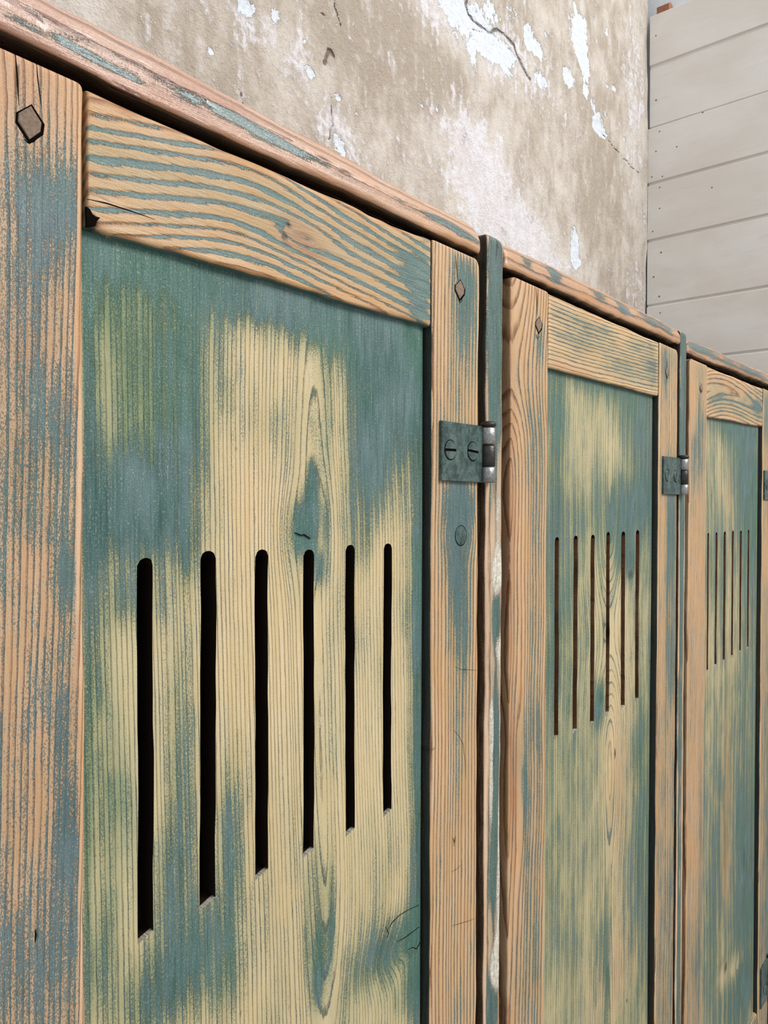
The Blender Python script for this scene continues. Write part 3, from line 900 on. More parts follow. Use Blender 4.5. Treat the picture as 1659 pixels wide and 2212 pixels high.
PANEL_COV = [
    F(-0.50, [
        # unworn band under the rail and along the edges
        (250, 520, 120, 70, 1.4), (420, 590, 160, 80, 1.3), (600, 640, 130, 70, 1.0), (780, 700, 150, 90, 1.3), (880, 770, 90, 160, 1.2), (905, 1500, 18, 900, 1.3),
        (188, 1400, 10, 900, .9), (680, 690, 20, 60, .5),
        # upper left
        (230, 640, 40, 90, .55), (390, 740, 60, 150, .8), (200, 900, 20, 300, .6), (250, 1060, 70, 110, .95), (370, 1000, 70, 140, 1.0), (330, 1130, 110, 90, .95), (210, 1180, 40, 90, .8),
        (300, 760, 70, 130, .36), (405, 1200, 28, 90, .7), (420, 880, 18, 160, .5), (265, 1290, 26, 60, .5), (310, 1300, 70, 60, .35), (210, 1330, 24, 110, .4),
        # right of the slots' heads
        (820, 880, 60, 160, 1.05), (800, 1000, 40, 160, .75), (770, 780, 30, 130, .5), (760, 1050, 26, 100, .35), (880, 960, 30, 110, .45), (640, 850, 12, 120, .35), (715, 900, 8, 200, .35),
        (780, 1180, 28, 80, .35),
        # lower part
        (390, 1500, 30, 160, .35), (395, 1700, 34, 170, .6), (380, 1880, 50, 130, .8), (420, 2060, 70, 130, .95), (330, 2150, 90, 90, .8), (500, 1860, 26, 100, .7), (490, 2080, 22, 140, .8),
        (500, 1700, 20, 140, .4), (225, 1550, 40, 150, .25), (230, 1800, 50, 180, .3), (220, 2080, 40, 130, .45), (210, 1470, 30, 70, .3), (520, 1430, 20, 90, .15),
        (688, 1900, 22, 60, .35), (690, 2060, 26, 60, .85), (690, 1985, 18, 60, .45), (685, 2135, 16, 50, 1.1), (663, 2000, 7, 100, .6), (716, 1960, 7, 130, .8), (870, 2030, 60, 60, 1.1), (800, 2060, 40, 60, .45),
        (890, 2140, 40, 60, .6), (770, 2130, 30, 60, .25), (690, 1600, 20, 80, -.1), (880, 1300, 14, 100, .3),
        (658, 1140, 34, 60, 1.7), (674, 1012, 7, 26, .8), (674, 1045, 12, 40, 1.0), (680, 1085, 18, 42, .9), (706, 1130, 8, 70, .9), (690, 1225, 18, 42, 1.0), (600, 930, 30, 70, .3), (640, 720, 14, 60, .35), (705, 800, 10, 130, .35), (480, 800, 24, 120, .35), (450, 1000, 14, 90, .25),
        # bare, well rubbed
        (600, 780, 110, 110, -.25), (560, 1080, 90, 120, -.25), (720, 760, 40, 80, -.2), (600, 1450, 110, 200, -.25), (820, 1250, 60, 90, -.2), (800, 1600, 60, 200, -.15), (600, 2050, 60, 160, -.1)], PW),
    F(-0.24, [(1300, 812, 140, 40, .75), (1200, 900, 20, 110, .55), (1205, 1060, 14, 120, .4), (1370, 900, 50, 90, .55), (1350, 1090, 60, 70, .75), (1395, 1060, 26, 140, .6), (1190, 1250, 14, 200, .65),
              (1225, 1280, 22, 130, .4), (1345, 1180, 30, 60, .5), (1250, 1120, 40, 60, .3), (1260, 930, 30, 120, -.1), (1320, 930, 20, 120, -.35), (1192, 1450, 18, 100, .4), (1220, 1480, 40, 120, .15),
              (1295, 1520, 14, 50, .9), (1360, 1215, 14, 40, .7), (1375, 1620, 26, 80, .4), (1330, 1700, 40, 260, -.3), (1230, 1700, 60, 200, .12), (1390, 1800, 24, 260, .6), (1352, 1900, 14, 150, .5),
              (1310, 2060, 12, 160, .8), (1240, 2000, 50, 160, .1), (1390, 2050, 24, 120, .3), (1330, 2150, 60, 60, -.2), (1410, 1400, 10, 300, .5), (1330, 1380, 30, 100, -.3)], PW),
    F(0.0, [(1580, 915, 60, 30, .6), (1610, 1000, 34, 150, .75), (1545, 1000, 26, 110, -.1), (1570, 1060, 22, 80, -.35), (1620, 1250, 24, 220, .45), (1545, 1200, 24, 120, .25), (1590, 1350, 20, 120, -.35),
            (1540, 1380, 14, 120, -.25), (1580, 1480, 40, 60, .0), (1600, 1700, 34, 200, .35), (1560, 1700, 24, 200, .2), (1610, 1950, 28, 200, .7), (1575, 1900, 20, 120, -.1), (1545, 1950, 20, 150, .4),
            (1572, 1700, 12, 210, -.55), (1568, 1900, 12, 120, -.3), (1590, 2080, 18, 30, -.6), (1560, 2110, 12, 30, -.3), (1600, 2150, 30, 60, .5), (1560, 2180, 24, 40, .1)], PW),
]
RAIL_COV = [
    F(-0.17, [(250, 250, 90, 50, -.5), (420, 300, 120, 30, -.15), (910, 620, 34, 90, 1.3), (870, 590, 30, 50, .5), (650, 520, 50, 40, -.3), (250, 470, 90, 40, -.25), (500, 580, 160, 30, -.5), (760, 640, 110, 30, -.35),
              (650, 380, 160, 26, -.35), (820, 460, 110, 20, -.35), (330, 360, 140, 60, .12), (600, 450, 120, 50, .12), (800, 540, 60, 40, .1), (200, 330, 14, 40, .3), (260, 440, 60, 14, -.3)]),
    F(-0.42, [(1270, 700, 60, 22, .35), (1240, 735, 50, 20, .3), (1350, 790, 60, 24, .3), (1410, 800, 16, 40, .5), (1215, 790, 40, 14, -.4), (1300, 690, 90, 14, -.2), (1380, 850, 60, 12, -.5)]),
    F(-0.28, [(1570, 820, 60, 14, -.4), (1560, 870, 40, 24, .45), (1620, 880, 24, 24, .3), (1640, 880, 10, 30, .7), (1600, 915, 50, 7, -.5)]),
]


def zh(*pts):
    return list(pts)


PANEL_GR = [
    dict(per=0.0027, u0=[(zpx(690, 2212, PW), float(at(700, 1500, PW)[0])), (zpx(690, 500, PW), float(at(680, 1500, PW)[0]))],
         h=[(ZC - 1.4, 0.022), (zpx(690, 2500, PW), 0.019), (zpx(690, 2300, PW), 0.0165), (zpx(690, 2150, PW), 0.0115), (zpx(690, 1900, PW), 0.005), (zpx(690, 1300, PW), 0.004), (zpx(690, 1000, PW), 0.008), (zpx(690, 700, PW), 0.013), (ZC + 0.2, 0.018)],
         knots=[], seed=4, off=0.9),
    dict(per=0.0036, u0=[(zpx(1330, 2212, PW), float(at(1318, 1500, PW)[0])), (zpx(1330, 850, PW), float(at(1318, 1000, PW)[0]))],
         h=[(ZC - 1.4, 0.02), (zpx(1320, 2212, PW), 0.012), (zpx(1320, 1900, PW), 0.016), (zpx(1320, 1600, PW), 0.010), (zpx(1320, 1360, PW), 0.034), (zpx(1320, 1150, PW), 0.012), (zpx(1320, 900, PW), 0.008), (ZC + 0.2, 0.006)],
         knots=[], seed=9, off=2.1),
    dict(per=0.0048, u0=[(ZC - 1.4, float(at(1575, 1500, PW)[0])), (ZC + 0.2, float(at(1560, 1000, PW)[0]))],
         h=[(ZC - 1.4, 0.02), (ZC - 0.3, 0.012), (ZC + 0.2, 0.02)], knots=[], seed=15, off=3.7),
]
for gi, kn in enumerate([[(660, 1145, 34, 80), (880, 2040, 44, 40)], [(1312, 1365, 8, 30), (1362, 1235, 8, 26), (1297, 1525, 9, 32)], [(1592, 2085, 6, 18)]]):
    for (px, py, rx, ry) in kn:
        c = at(px, py, PW); e = at(px + rx, py, PW); n = at(px, py - ry, PW)
        PANEL_GR[gi]['knots'].append((c[0], c[2], e[0] - c[0], n[2] - c[2]))
PANEL_DARK = [
    F(0.0, [(658, 1140, 22, 40, .18), (660, 1158, 18, 5, .35), (672, 1164, 14, 4, .3), (842, 1990, 12, 22, .35), (890, 2060, 16, 12, .35), (545, 985, 4, 5, .6), (510, 972, 4, 7, .6), (612, 1685, 4, 6, .6), (521, 2192, 3, 7, .8),
            (707, 2040, 3, 6, .6), (855, 2030, 30, 26, .2)], PW),
    F(0.0, [(1312, 1368, 5, 26, .7), (1362, 1242, 7, 14, .6), (1298, 1510, 6, 18, .45), (1328, 1628, 2, 10, .8), (1187, 1925, 8, 30, .4), (1354, 2162, 2, 6, .8)], PW),
    F(0.0, [(1566, 2088, 5, 17, .0), (1568, 2090, 4, 14, .75), (1549, 2140, 2.5, 14, .5), (1592, 2053, 3, 10, .4), (1568, 2175, 3, 12, .5)], PW),
]
PANEL_RED = [F(0.0, [(665, 1165, 16, 12, .6), (845, 2025, 12, 12, .6), (235, 720, 10, 60, .25)], PW),
             F(0.0, [(1352, 1215, 8, 14, .6), (1305, 1360, 6, 26, .5), (1335, 1700, 24, 160, .35), (1340, 1390, 5, 40, .4), (1330, 2100, 40, 80, .35)], PW),
             F(0.0, [(1570, 1700, 12, 200, .75), (1575, 1060, 10, 80, .4), (1565, 1900, 14, 120, .5), (1560, 2080, 8, 14, .6)], PW)]
PANEL_TINT = [F(0.55, [(250, 1750, 100, 420, .7), (300, 800, 130, 230, 1.1), (820, 2150, 80, 100, .5), (570, 1100, 80, 200, -.35), (800, 1700, 90, 300, .15)], PW),
              F(0.8, [(1340, 1700, 40, 300, -.6), (1330, 2100, 60, 120, -.6)], PW), F(0.5, [(1570, 1500, 60, 500, .0)], PW)]

slot_px = [
    [(297, 331, 1205, 2025), (433, 467, 1190, 1953), (552.5, 580.5, 1187, 1890), (657, 680, 1187, 1842), (747.5, 767.5, 1177, 1798), (829, 846.5, 1174, 1756)],
    [(1199, 1208, 1160, 1593), (1239, 1248, 1157, 1579), (1276, 1284.5, 1155, 1563), (1309.5, 1317, 1149, 1541), (1341.5, 1350, 1148, 1528), (1372.5, 1380, 1145, 1512)],
    [(1526.3, 1530, 1151, 1449), (1544, 1548, 1150, 1437), (1562, 1566.5, 1148, 1428), (1579.8, 1583.6, 1146, 1418), (1597, 1601, 1146, 1408), (1613.8, 1617.4, 1144.5, 1400)],
]


def peg(door, px, py, rx, ry, tilt=0.0):
    c = at(px, py)
    e = float(at(px + rx, py)[0] - c[0]); n = float(at(px, py - ry)[2] - c[2])
    pts = [(0.1, 1), (1, 0.25), (0.9, -0.3), (-0.05, -1), (-1, -0.2), (-0.95, 0.3)]
    out = [(c[0] + a * e, c[2] + b * n) for a, b in pts][::-1]
    big = [(c[0] + a * e * 1.2 + 0.0002, c[2] + b * n * 1.16 - 0.0004) for a, b in pts][::-1]
    prism('peg_gap_shade', big, -0.00055, 0.002, M_CREVICE, door)  # solid near-black plate, its colour stands in for shade in the peg's gap
    prism('wooden_peg', out, -0.0009, 0.002, M_PEG, door, 0.0005)


doors = []
for k in range(3):
    e = edges[k]
    d = sub_empty('door')
    doors.append(d)
    d['label'] = ['worn green slotted locker door nearest the camera', 'slotted locker door between the two middle posts', 'greenest slotted door at the far right'][k]
    zt = rail_top[k]; zl = rail_low[k]
    top = lin(*zt); low = lin(*zl)
    # stiles
    for side in (0, 1):
        a, b = (e['ol'], e['il']) if side == 0 else (e['ir'], e['orr'])
        covf = (LEFT_COV if side == 0 else RIGHT_COV)[k]
        w = b - a
        if k == 0 and side == 0:
            gr = vgrain(0.0026, a + 0.004, zh((-1.4, 0.02), (-0.2, 0.01), (0.2, 0.03)), [], 21, lean=0.045)
        elif k == 0:
            gr = vgrain(0.0036, b + 0.03, zh((-1.4, 0.02), (0.2, 0.02)), [(994, 1157, 18, 30)], 25, lean=0.008)
        elif k == 1 and side == 0:
            gr = vgrain(0.0046, a - 0.004, zh((-1.4, 0.01), (-0.35, 0.016), (-0.2, 0.006), (0.05, 0.012), (0.08, 0.026), (0.2, 0.010)), [(1118, 1680, 10, 200)], 31, lean=0.01)
        else:
            gr = vgrain(0.0046, a - 0.02, zh((-1.4, 0.02), (0.2, 0.01)), [], 35 + 3 * k + side, lean=0.01)
        red = None
        if k == 1 and side == 0:
            red = F(0.12, [(1108, 1700, 10, 160, .7), (1106, 1000, 8, 300, .35), (1104, 1300, 8, 300, .3)])
        elif k == 0 and side == 0:
            red = F(0.0, [(50, 200, 80, 160, .35), (60, 760, 50, 120, .35), (70, 1120, 50, 120, .2), (40, 1000, 30, 60, .3)])
        else:
            red = F(0.05, [])
        dkf = None
        if k == 0 and side == 0:
            dkf = F(0.0, [(36, 160, 1.8, 60, .8), (82, 140, 1.5, 30, .5), (76, 2020, 2.0, 14, 1.0), (172, 882, 5, 4, .7), (50, 870, 3, 3, .3), (58, 300, 14, 7, .6)])
        elif k == 0:
            dkf = F(0.0, [(981, 1815, 3, 9, .7), (985, 575, 2, 22, .6), (992, 650, 8, 8, .35), (976, 1998, 2, 16, .35), (1000, 1590, 1.5, 20, .3), (935, 1620, 5, 4, .6)])
        elif k == 1 and side == 0:
            dkf = F(0.0, [(1160, 650, 2.0, 34, .8), (1158, 728, 5, 9, .6)])
        elif k == 1:
            dkf = F(0.0, [(1440, 785, 2, 14, .6), (1440, 815, 2, 12, .6)])
        else:
            dkf = F(0.0, [(1512, 845, 2, 12, .5)])
        zt_s = float(top(np.array(b if side == 0 else a))) + (0.0008 if k == 0 else 0.0002)
        if k == 0 and side == 1: zt_s = float(at(980, 537)[2])
        board('stile', True, a, b, ZBOT, zt_s, -0.0004, TH, 0.0022 if side else 0.002, M_MOTTLED if (k == 0 and side == 0) else M_STILE, d, gr, covf,
              corners=(0, 0, 0.006 if side == 0 else 0.001, 0.003 if side == 0 else 0.007), tint=0.25 if side == 0 else 0.35, wear=0.9,
              seed=10 * k + side, step=0.0015 + 0.0006 * k, side_cov=(-1.2, 0.6) if side == 0 else (1.6, -0.2), side_dark=((0.35, 0.3) if side == 0 else (0.75, 0.1)),  # inner edges: dark unworn paint, with shade of the recess put into the colour
              rough_edge=0.0005, darkf=dkf, redf=red)
    # top rail
    xa, xb = e['il'] + 0.0015, e['ir'] - 0.0009
    mid = lambda x: (top(x) + low(x)) / 2
    if k == 0:
        gr = hgrain(0.0060, [(0.16, zpx(190, 800)), (0.25, zpx(500, 760)), (0.33, zpx(700, 830)), (0.41, zpx(935, 900))],
                    [(0.1, 0.02), (0.5, 0.02)], [(648, 510, 60, 26)], 51)
        dkf = F(0.0, [(625, 487, 6, 6, .7), (615, 512, 7, 9, .8), (620, 530, 16, 8, .4), (665, 535, 5, 6, .55), (705, 565, 4, 6, .4), (282, 398, 5, 3, .7), (202, 478, 12, 16, 1.2), (198, 445, 8, 5, .5),
                      (630, 500, 14, 24, .25), (255, 440, 60, 2.5, .55), (190, 400, 3, 60, .4)])
        red = F(0.06, [(640, 510, 50, 50, .7), (690, 545, 40, 20, .5), (250, 225, 60, 14, .3), (430, 310, 120, 14, .25), (270, 235, 30, 10, .4)])
    elif k == 1:
        gr = hgrain(0.0034, [(0.56, zpx(1190, 860)), (0.83, zpx(1425, 900))], [(0.5, 0.01), (0.9, 0.01)], [], 57)
        dkf, red = F(0.0, [(1416, 800, 5, 60, .25)]), F(0.0, [(1230, 800, 60, 12, .4)])
    else:
        gr = hgrain(0.0046, [(0.95, zpx(1530, 860)), (1.0, zpx(1560, 850)), (1.25, zpx(1640, 880))], [(0.9, 0.006), (1.3, 0.02)], [], 63)
        dkf, red = F(0.0, []), F(0.1, [(1570, 830, 60, 16, .3)])
    board('rail', False, lambda v: low(v), lambda v: top(v) - 0.0002, xa, xb, 0.0004, TH - 0.002, 0.0024, M_RAIL if k == 0 else M_STILE, d, gr, RAIL_COV[k],
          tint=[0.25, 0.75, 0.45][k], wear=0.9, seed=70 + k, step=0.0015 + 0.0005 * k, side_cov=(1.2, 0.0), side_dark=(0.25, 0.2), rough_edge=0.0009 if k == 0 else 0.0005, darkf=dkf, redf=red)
    # the rails below the picture
    gl = hgrain(0.006, [(0, ZMID - 0.1), (2, ZMID - 0.1)], [(0, 0.02), (2, 0.02)], [], 80 + k)
    cf = F(0.1, [])
    board('rail', False, ZMID - 0.065, ZMID, xa, xb, 0.0004, TH - 0.002, 0.0022, M_STILE, d, gl, cf, tint=0.4, seed=80 + k, step=0.004)
    board('rail', False, ZBOT, ZBOT + 0.07, xa, xb, 0.0004, TH - 0.002, 0.0022, M_STILE, d, gl, cf, tint=0.4, seed=84 + k, step=0.005)
    # slotted panel
    sl = []
    for (pa, pb, yt, yb_) in slot_px[k]:
        a = at(pa, 1300, PW); b = at(pb, 1300, PW); c = (pa + pb) / 2
        sl.append((float(a[0]), float(b[0]), zpx(c, yb_, PW), zpx(c, yt, PW)))
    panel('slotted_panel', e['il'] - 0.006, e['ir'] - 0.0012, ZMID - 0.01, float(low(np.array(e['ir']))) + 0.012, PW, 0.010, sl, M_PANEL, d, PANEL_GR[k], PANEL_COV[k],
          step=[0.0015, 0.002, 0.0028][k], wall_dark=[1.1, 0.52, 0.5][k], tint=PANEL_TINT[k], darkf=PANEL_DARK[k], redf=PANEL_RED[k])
    # plain panel below the middle rail
    gb = dict(PANEL_GR[2]); gb['knots'] = []
    board('lower_panel', True, e['il'] - 0.006, e['ir'] + 0.0015, ZBOT + 0.06, ZMID - 0.055, PW, PW + 0.010, 0.0015, M_PANEL, d, gb, F(0.0, []), tint=0.6, seed=90 + k, step=0.006)
peg(doors[0], 63, 266, 26, 38)
peg(doors[0], 992, 626, 9.5, 21)
peg(doors[1], 1162.5, 702, 6.5, 17)
peg(doors[1], 1440, 803, 3.2, 13)
peg(doors[2], 1514, 838, 2.6, 9)
# turned plug below the first hinge
c = at(994.5, 1157)
rr = 0.0068
plug = [(c[0] + rr * math.cos(t), c[2] + rr * math.sin(t)) for t in np.linspace(0, 2 * math.pi, 24, endpoint=False)]
prism('plug_gap_shade', [(c[0] + (x - c[0]) * 1.07, c[2] + (z - c[2]) * 1.07) for x, z in plug][::-1], -0.0005, 0.002, M_CREVICE, doors[0])  # near-black disc, painted stand-in for the shaded gap round the plug
prism('wooden_plug', plug[::-1], -0.00066, 0.002, M_IRON, doors[0], 0.0002)



def split(parent, pts, w, Y):
    """an open crack in the wood: a thin tapering sliver of shadowed void"""
    P = [at(a, b, Y) for a, b in pts]
    n = len(P)
    L, R = [], []
    for i, p in enumerate(P):
        a, b = P[max(i - 1, 0)], P[min(i + 1, n - 1)]
        t = np.array([b[0] - a[0], b[2] - a[2]]); t = t / (np.linalg.norm(t) + 1e-9)
        ww = w * 0.55 * (0.25 if i in (0, n - 1) else 1.0) * (0.8 + 0.4 * random.random())
        L.append((p[0] - t[1] * ww, p[2] + t[0] * ww)); R.append((p[0] + t[1] * ww, p[2] - t[0] * ww))
    poly = L + R[::-1]
    area2 = sum(poly[i][0] * poly[(i + 1) % len(poly)][1] - poly[(i + 1) % len(poly)][0] * poly[i][1] for i in range(len(poly)))
    if area2 < 0: poly = poly[::-1]
    prism('split', poly, Y - 0.00012, Y + 0.0006, M_CREVICE, parent)


YS, YR = -0.0004, 0.0004
nt = [at(a, b, YR) for a, b in [(186, 446), (194, 452), (200, 463), (207, 468), (216, 470), (209, 478), (206, 488), (196, 490), (187, 491)]]
prism('rotted_notch_shade', [(p[0], p[2]) for p in nt][::-1], YR - 0.00015, YR + 0.001, M_CREVICE, doors[0])  # black plate on the rail face, coloured as the shade inside a rotted notch
split(doors[0], [(33, 112), (35, 140), (38, 180), (41, 228)], 0.00045, YS)
split(doors[0], [(79, 137), (81, 165), (86, 205), (90, 232)], 0.00035, YS)
split(doors[0], [(52, 300), (60, 308), (72, 306), (80, 300)], 0.0006, YS)
split(doors[0], [(189, 430), (230, 439), (280, 455), (335, 474)], 0.00045, YR)
split(doors[0], [(984, 552), (986, 575), (988, 598), (991, 608)], 0.0004, YS)
split(doors[0], [(990, 645), (993, 655), (997, 650), (999, 640)], 0.0005, YS)
split(doors[0], [(979, 1577), (990, 1588), (1000, 1606), (1004, 1640), (1006, 1682)], 0.00022, YS)
split(doors[0], [(982, 1440), (996, 1446), (1020, 1447), (1030, 1448)], 0.0002, YS)
split(doors[0], [(974, 1884), (986, 1878), (996, 1868)], 0.0002, YS)
split(doors[0], [(975, 2000), (990, 1996), (1010, 1990), (1026, 1984)], 0.0002, YS)
split(doors[0], [(978, 1810), (981, 1818), (980, 1828)], 0.0007, YS)
split(doors[0], [(638, 1150), (650, 1156), (658, 1155), (672, 1164)], 0.0004, PW - 0.0003)
split(doors[0], [(76, 2008), (77, 2020), (76, 2036)], 0.0005, YS)
split(doors[0], [(905, 1955), (880, 1966), (862, 1978), (848, 1992), (838, 2008)], 0.00035, PW - 0.0002)
split(doors[0], [(833, 2002), (840, 2016), (836, 2026)], 0.0004, PW - 0.0002)
split(doors[0], [(858, 2034), (874, 2026), (890, 2014), (906, 2002)], 0.00035, PW - 0.0002)
split(doors[0], [(880, 2052), (892, 2046), (900, 2050), (908, 2036)], 0.0004, PW - 0.0002)
split(doors[1], [(1158, 622), (1159, 645), (1160, 668), (1161, 684)], 0.0005, YS)
split(doors[1], [(1158, 722), (1161, 732), (1165, 726)], 0.0007, YS)
split(doors[1], [(1440, 781), (1441, 788), (1440, 794)], 0.0005, YS)
split(doors[1], [(1439, 812), (1440, 818), (1440, 826)], 0.0005, YS)
split(doors[1], [(1328, 1616), (1329, 1628), (1328, 1640)], 0.0007, PW - 0.0003)
split(doors[2], [(1511, 834), (1511, 842), (1515, 850)], 0.0005, YS)

# ---- posts between the doors
POST_X = []
post_px = [(1050, 1085.5), (1467.5, 1481.0)]
POSTF = -0.0015
for i, (pa, pb) in enumerate(post_px):
    POST_X.append((float(at(pa, 1100, POSTF)[0]), float(at(pb, 1100, POSTF)[0])))
POST_X.insert(0, (POST_X[0][0] - (edges[1]['il'] - edges[0]['il']), POST_X[0][1] - (edges[1]['il'] - edges[0]['il'])))
POST_X.append((edges[2]['orr'] + 0.008, edges[2]['orr'] + 0.030))
POST_COV = [F(0.2, []),
            F(-0.35, [(1065, 700, 30, 300, 1.6), (1068, 1120, 8, 60, -.3), (1070, 1330, 10, 60, 1.4), (1068, 1640, 10, 160, 1.6), (1062, 1900, 12, 110, .9), (1060, 2170, 14, 80, 1.2), (1047, 1500, 4, 800, -.8)]),
            F(0.35, [(1474, 850, 10, 200, .9), (1472, 1700, 4, 500, -.6), (1478, 1300, 6, 300, .3)]), F(0.2, [])]
POST_WHITE = [None, F(0.0, [(1074, 1080, 10, 40, .35), (1072, 1150, 12, 60, .4), (1070, 1240, 14, 50, .8), (1074, 1410, 12, 50, .55), (1058, 1560, 5, 60, .7), (1081, 1600, 6, 180, .9), (1057, 1680, 5, 120, .7),
                             (1079, 1780, 6, 80, .7), (1078, 1960, 10, 150, .9), (1068, 2080, 14, 60, .8)]),
              F(0.0, [(1478, 1200, 5, 250, .5), (1478, 1800, 5, 300, .5), (1478, 1500, 5, 100, .4)]), None]
for i, (xa, xb) in enumerate(POST_X):
    gr = vgrain(0.006, xa - 0.01, zh((-1.5, 0.01), (0.2, 0.02)), [], 100 + i)
    dk = F(0.0, [(1071, 535, 3, 22, .8), (1068, 560, 2, 16, .6)]) if i == 1 else None
    ztp = ZC + 0.1965 if i != 2 else ZC + 0.1975
    p = board('post', True, xa, xb, 0.05, ztp, POSTF, DEPTH - 0.03, 0.0024, M_POST, None, gr, POST_COV[i], corners=(0, 0, 0.004, 0.008), tint=0.85, wear=1.1, seed=110 + i, end_r=0.004, rough_edge=0.0007,
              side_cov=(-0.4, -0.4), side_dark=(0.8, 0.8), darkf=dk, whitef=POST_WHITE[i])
    part(p)

# ---- cornice boards along the top, one above each door
CORN_COV = [
    F(-0.66, [(30, 48, 40, 9, .9), (75, 72, 22, 7, .6), (130, 92, 26, 9, .9), (180, 122, 40, 12, 1.0), (240, 152, 40, 12, 1.0), (285, 174, 26, 9, .9), (405, 215, 20, 8, .6), (470, 240, 30, 10, .7), (520, 266, 44, 15, 1.1),
              (580, 300, 44, 15, 1.0), (640, 334, 36, 10, .8), (690, 352, 24, 6, .4), (840, 424, 26, 5, .6), (875, 440, 30, 6, .7), (930, 468, 30, 8, .8), (965, 486, 28, 10, 1.0), (1000, 508, 26, 10, .9)]),
    F(-0.62, [(1135, 566, 12, 14, 1.2), (1195, 590, 16, 26, 1.3), (1290, 640, 20, 14, 1.1), (1340, 665, 16, 20, .9), (1400, 690, 26, 14, 1.0), (1440, 712, 20, 12, .9), (1250, 625, 16, 6, .5)]),
    F(-0.4, [(1500, 745, 24, 18, 1.2), (1530, 762, 16, 12, .7), (1560, 775, 20, 12, .4), (1610, 800, 30, 12, .6), (1640, 812, 20, 10, .5)]),
]
CORN_RED = [F(0.12, [(80, 40, 120, 30, .5), (400, 210, 90, 40, .6), (560, 270, 100, 20, .5), (300, 170, 160, 30, .3), (480, 240, 60, 24, .5)]), F(0.2, []), F(0.3, [(1600, 790, 40, 20, .4)])]
cz = [((0, 72), (1033, 550)), ((1092, 578), (1460, 743)), ((1484, 764), (1659, 832))]
for k in range(3):
    xa = POST_X[k][1] + 0.0006
    xb = POST_X[k + 1][0] - 0.0008
    if k == 0: xb = float(at(1035, 530)[0])
    lo = lin(*cz[k])
    dk = None
    if k == 0:
        crackp = [(0, 8), (110, 50), (250, 108), (380, 178), (480, 232), (620, 300), (740, 372), (860, 430)]
        bl = []
        for (a, b) in zip(crackp[:-1], crackp[1:]):
            for s in np.linspace(0, 1, 10):
                bl.append((a[0] + (b[0] - a[0]) * s, a[1] + (b[1] - a[1]) * s, 12, 1.8, .3))
        bl += [(60, 25, 12, 14, .7), (85, 55, 10, 12, .5), (420, 212, 50, 5, .4), (600, 300, 90, 4, .25), (760, 375, 50, 4, .3), (700, 350, 30, 4, .4)]
        dk = F(0.0, bl)
    elif k == 1:
        dk = F(0.0, [(1150, 552, 30, 3, .5), (1185, 575, 20, 4, .5), (1120, 545, 20, 3, .4), (1230, 600, 20, 3, .3)])
    gr = hgrain(0.010, [(0, ZC + 0.15), (2, ZC + 0.15)], [(0, 0.01), (2, 0.02)], [], 130 + k)
    hgt = 0.0215 if k == 0 else 0.0205

    def front(s):
        # broad worn bevel along the upper front arris
        return 0.0065 * np.clip((s - 0.42) / 0.58, 0, 1) ** 1.6
    c = board('cornice', False, lambda v: lo(v), lambda v: lo(v) + hgt + (np.clip(0.46 - v, 0, 0.4) * 0.0155 if k == 0 else 0.0), xa, xb, -0.0022, DEPTH - 0.02, 0.0034, M_CORNICE, None, gr, CORN_COV[k], corners=(0.0, 0.002, 0.0, 0.008) if k == 0 else (0.0, 0.0, 0.003, 0.003),
              tint=lambda x, z: np.clip(1 - (x - 0.1) / 0.35, 0, 1), wear=0.6, seed=140 + k, front=front, darkf=dk, redf=CORN_RED[k], rough_edge=0.0011, side_cov=(-0.5, -0.3), side_dark=(0.9, 0.2), end_r=0.003)  # tint turns the wood pinker to the left, putting bevel sheen into the colour
    part(c)

# ---- carcass behind the doors
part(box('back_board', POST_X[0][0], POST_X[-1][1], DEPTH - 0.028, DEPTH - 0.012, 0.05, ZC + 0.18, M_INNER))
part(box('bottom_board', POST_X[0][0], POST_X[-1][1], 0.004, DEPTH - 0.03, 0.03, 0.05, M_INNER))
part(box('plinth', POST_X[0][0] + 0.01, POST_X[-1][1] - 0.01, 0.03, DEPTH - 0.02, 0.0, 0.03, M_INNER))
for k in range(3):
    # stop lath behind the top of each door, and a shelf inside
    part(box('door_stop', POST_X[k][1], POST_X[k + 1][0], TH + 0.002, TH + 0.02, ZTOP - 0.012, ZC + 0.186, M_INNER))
    part(box('shelf', POST_X[k][1], POST_X[k + 1][0], 0.05, DEPTH - 0.03, ZC - 0.30, ZC - 0.282, M_INNER))


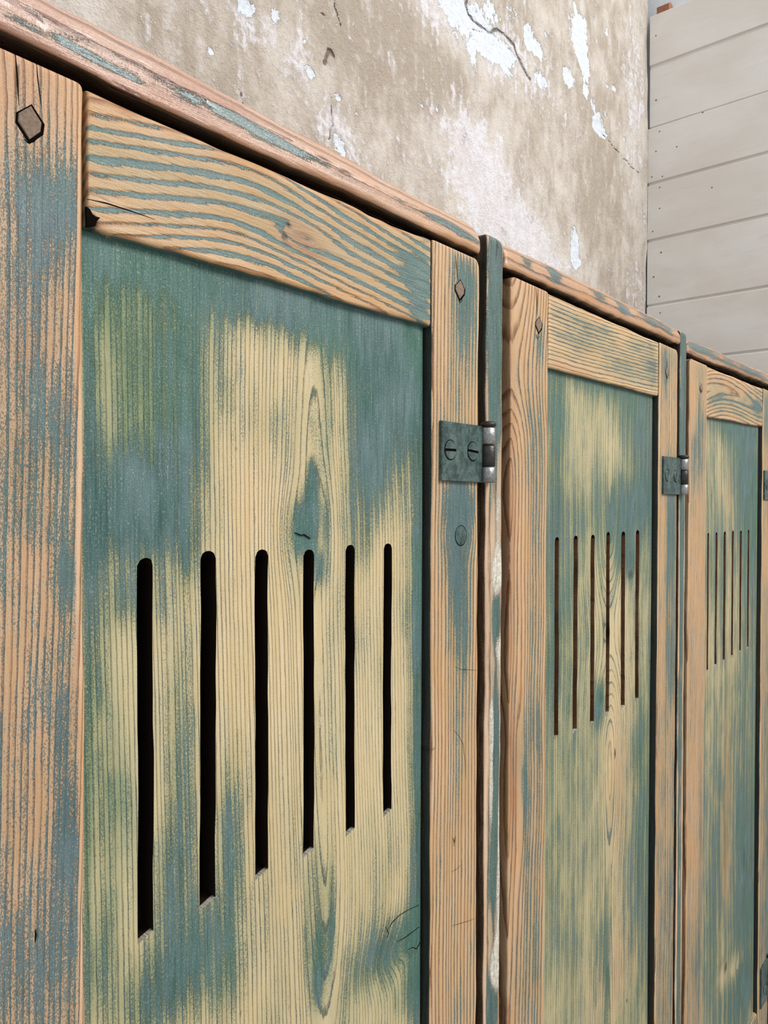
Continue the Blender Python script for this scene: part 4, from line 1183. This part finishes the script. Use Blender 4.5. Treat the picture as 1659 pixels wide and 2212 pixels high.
# ---- hinges: leaf on the door, knuckles over the gap
def hinge(px_l, px_r, py_t, py_b, bar_px, screws, label, zs=None):
    h = sub_empty('hinge')
    h['label'] = label
    yl = -0.0029
    x0 = float(at(px_l, (py_t + py_b) / 2, yl)[0])
    z1 = zpx(px_l, py_t, yl); z0 = zpx(px_l, py_b, yl)
    rb = 0.0058
    yb = -0.0036
    cb = at((bar_px[0] + bar_px[1]) / 2, 1000, yb)
    xb = float(cb[0])
    b = 0.0008
    prism('hinge_leaf', [(x0, z0), (x0, z1), (xb - 0.001, z1 + 0.0003), (xb - 0.001, z0 - 0.0003)], yl, -0.0003, M_IRON, h, 0.0005)
    H = z1 - z0
    zz = [z0 - 0.0003, z0 + H * 0.285, z0 + H * 0.665, z1 - 0.0005]
    cyl('hinge_knuckle', xb, yb, zz[0], zz[1] - 0.0003, rb, M_IRON_BARE, h)
    cyl('hinge_knuckle', xb, yb, zz[1], zz[2], rb * 0.98, M_IRON_DARK, h)
    cyl('hinge_knuckle', xb, yb, zz[2] + 0.0003, zz[3], rb, M_IRON_BARE, h)
    cyl('hinge_pin', xb, yb, z1 - 0.0004, z1 + 0.0036, rb * 1.08, M_IRON_DARK, h, bev=0.0012)
    box('post_leaf', xb - 0.0005, xb + 0.0022, yb, 0.03, zz[1], zz[2], M_IRON_DARK, h)
    for (px, py, ang) in screws:
        c = at(px, py, yl)
        r = 0.0064
        zsx, xsx = float(c[2]), float(c[0])
        sw = 0.0008
        ring = [(xsx + r * 1.1 * math.cos(t), zsx + r * 1.1 * math.sin(t)) for t in np.linspace(0, 2 * math.pi, 28, endpoint=False)]
        s = empty('screw', (0, 0, 0), h)
        prism('screw_seat', ring[::-1], yl - 0.00008, yl + 0.001, M_CREVICE, s)
        ca, sa = math.cos(ang), math.sin(ang)
        for sg in (1, -1):
            a0 = math.asin(sw / r)
            pts = [(r * math.cos(t), r * math.sin(t)) for t in np.linspace(a0, math.pi - a0, 16)]
            pts = [(x, z * sg) for x, z in pts]
            if sg < 0: pts = pts[::-1]
            pts = [(xsx + x * ca - z * sa, zsx + x * sa + z * ca) for x, z in pts]
            prism('screw_head', pts[::-1], yl - 0.0006, yl + 0.001, M_IRON, s, 0.0003)
    return h


# a screw's two halves are one piece: join them under the hinge
def flatten_screws(h):
    for s in [c for c in h.children if c.name.startswith('screw')]:
        co, fs, mi = [], [], []
        for ch in list(s.children):
            b = len(co)
            co += [tuple(v.co) for v in ch.data.vertices]
            for p in ch.data.polygons:
                fs.append(tuple(b + i for i in p.vertices)); mi.append(0 if ch.name.startswith('screw_seat') else 1)
            bpy.data.objects.remove(ch, do_unlink=True)
        bpy.data.objects.remove(s, do_unlink=True)
        me = mesh('screw', co, fs, smooth=False)
        me.materials.append(M_CREVICE); me.materials.append(M_IRON)
        me.polygons.foreach_set('material_index', mi)
        o = bpy.data.objects.new('screw', me)
        COL.objects.link(o)
        o.parent = h


hs = [hinge(955, 1040, 908, 1038, (1037, 1069), [(973, 972, 0.02), (1021.5, 975, -0.06)], 'painted iron butt hinge on the nearest door'),
      hinge(1434.5, 1466, 985, 1067, (1467, 1485), [(1442, 1027, 1.25), (1460, 1029, 1.2)], 'painted iron butt hinge on the middle door'),
      hinge(1652.5, 1670, 1016, 1079, (1671, 1682), [(1657, 1049, 1.2)], 'iron butt hinge at the right edge of the picture'),
      hinge(1645, 1664, 2095, 2180, (1666, 1678), [(1652, 2136, 0.4)], 'lower iron hinge of the far right door')]
for h in hs:
    flatten_screws(h)
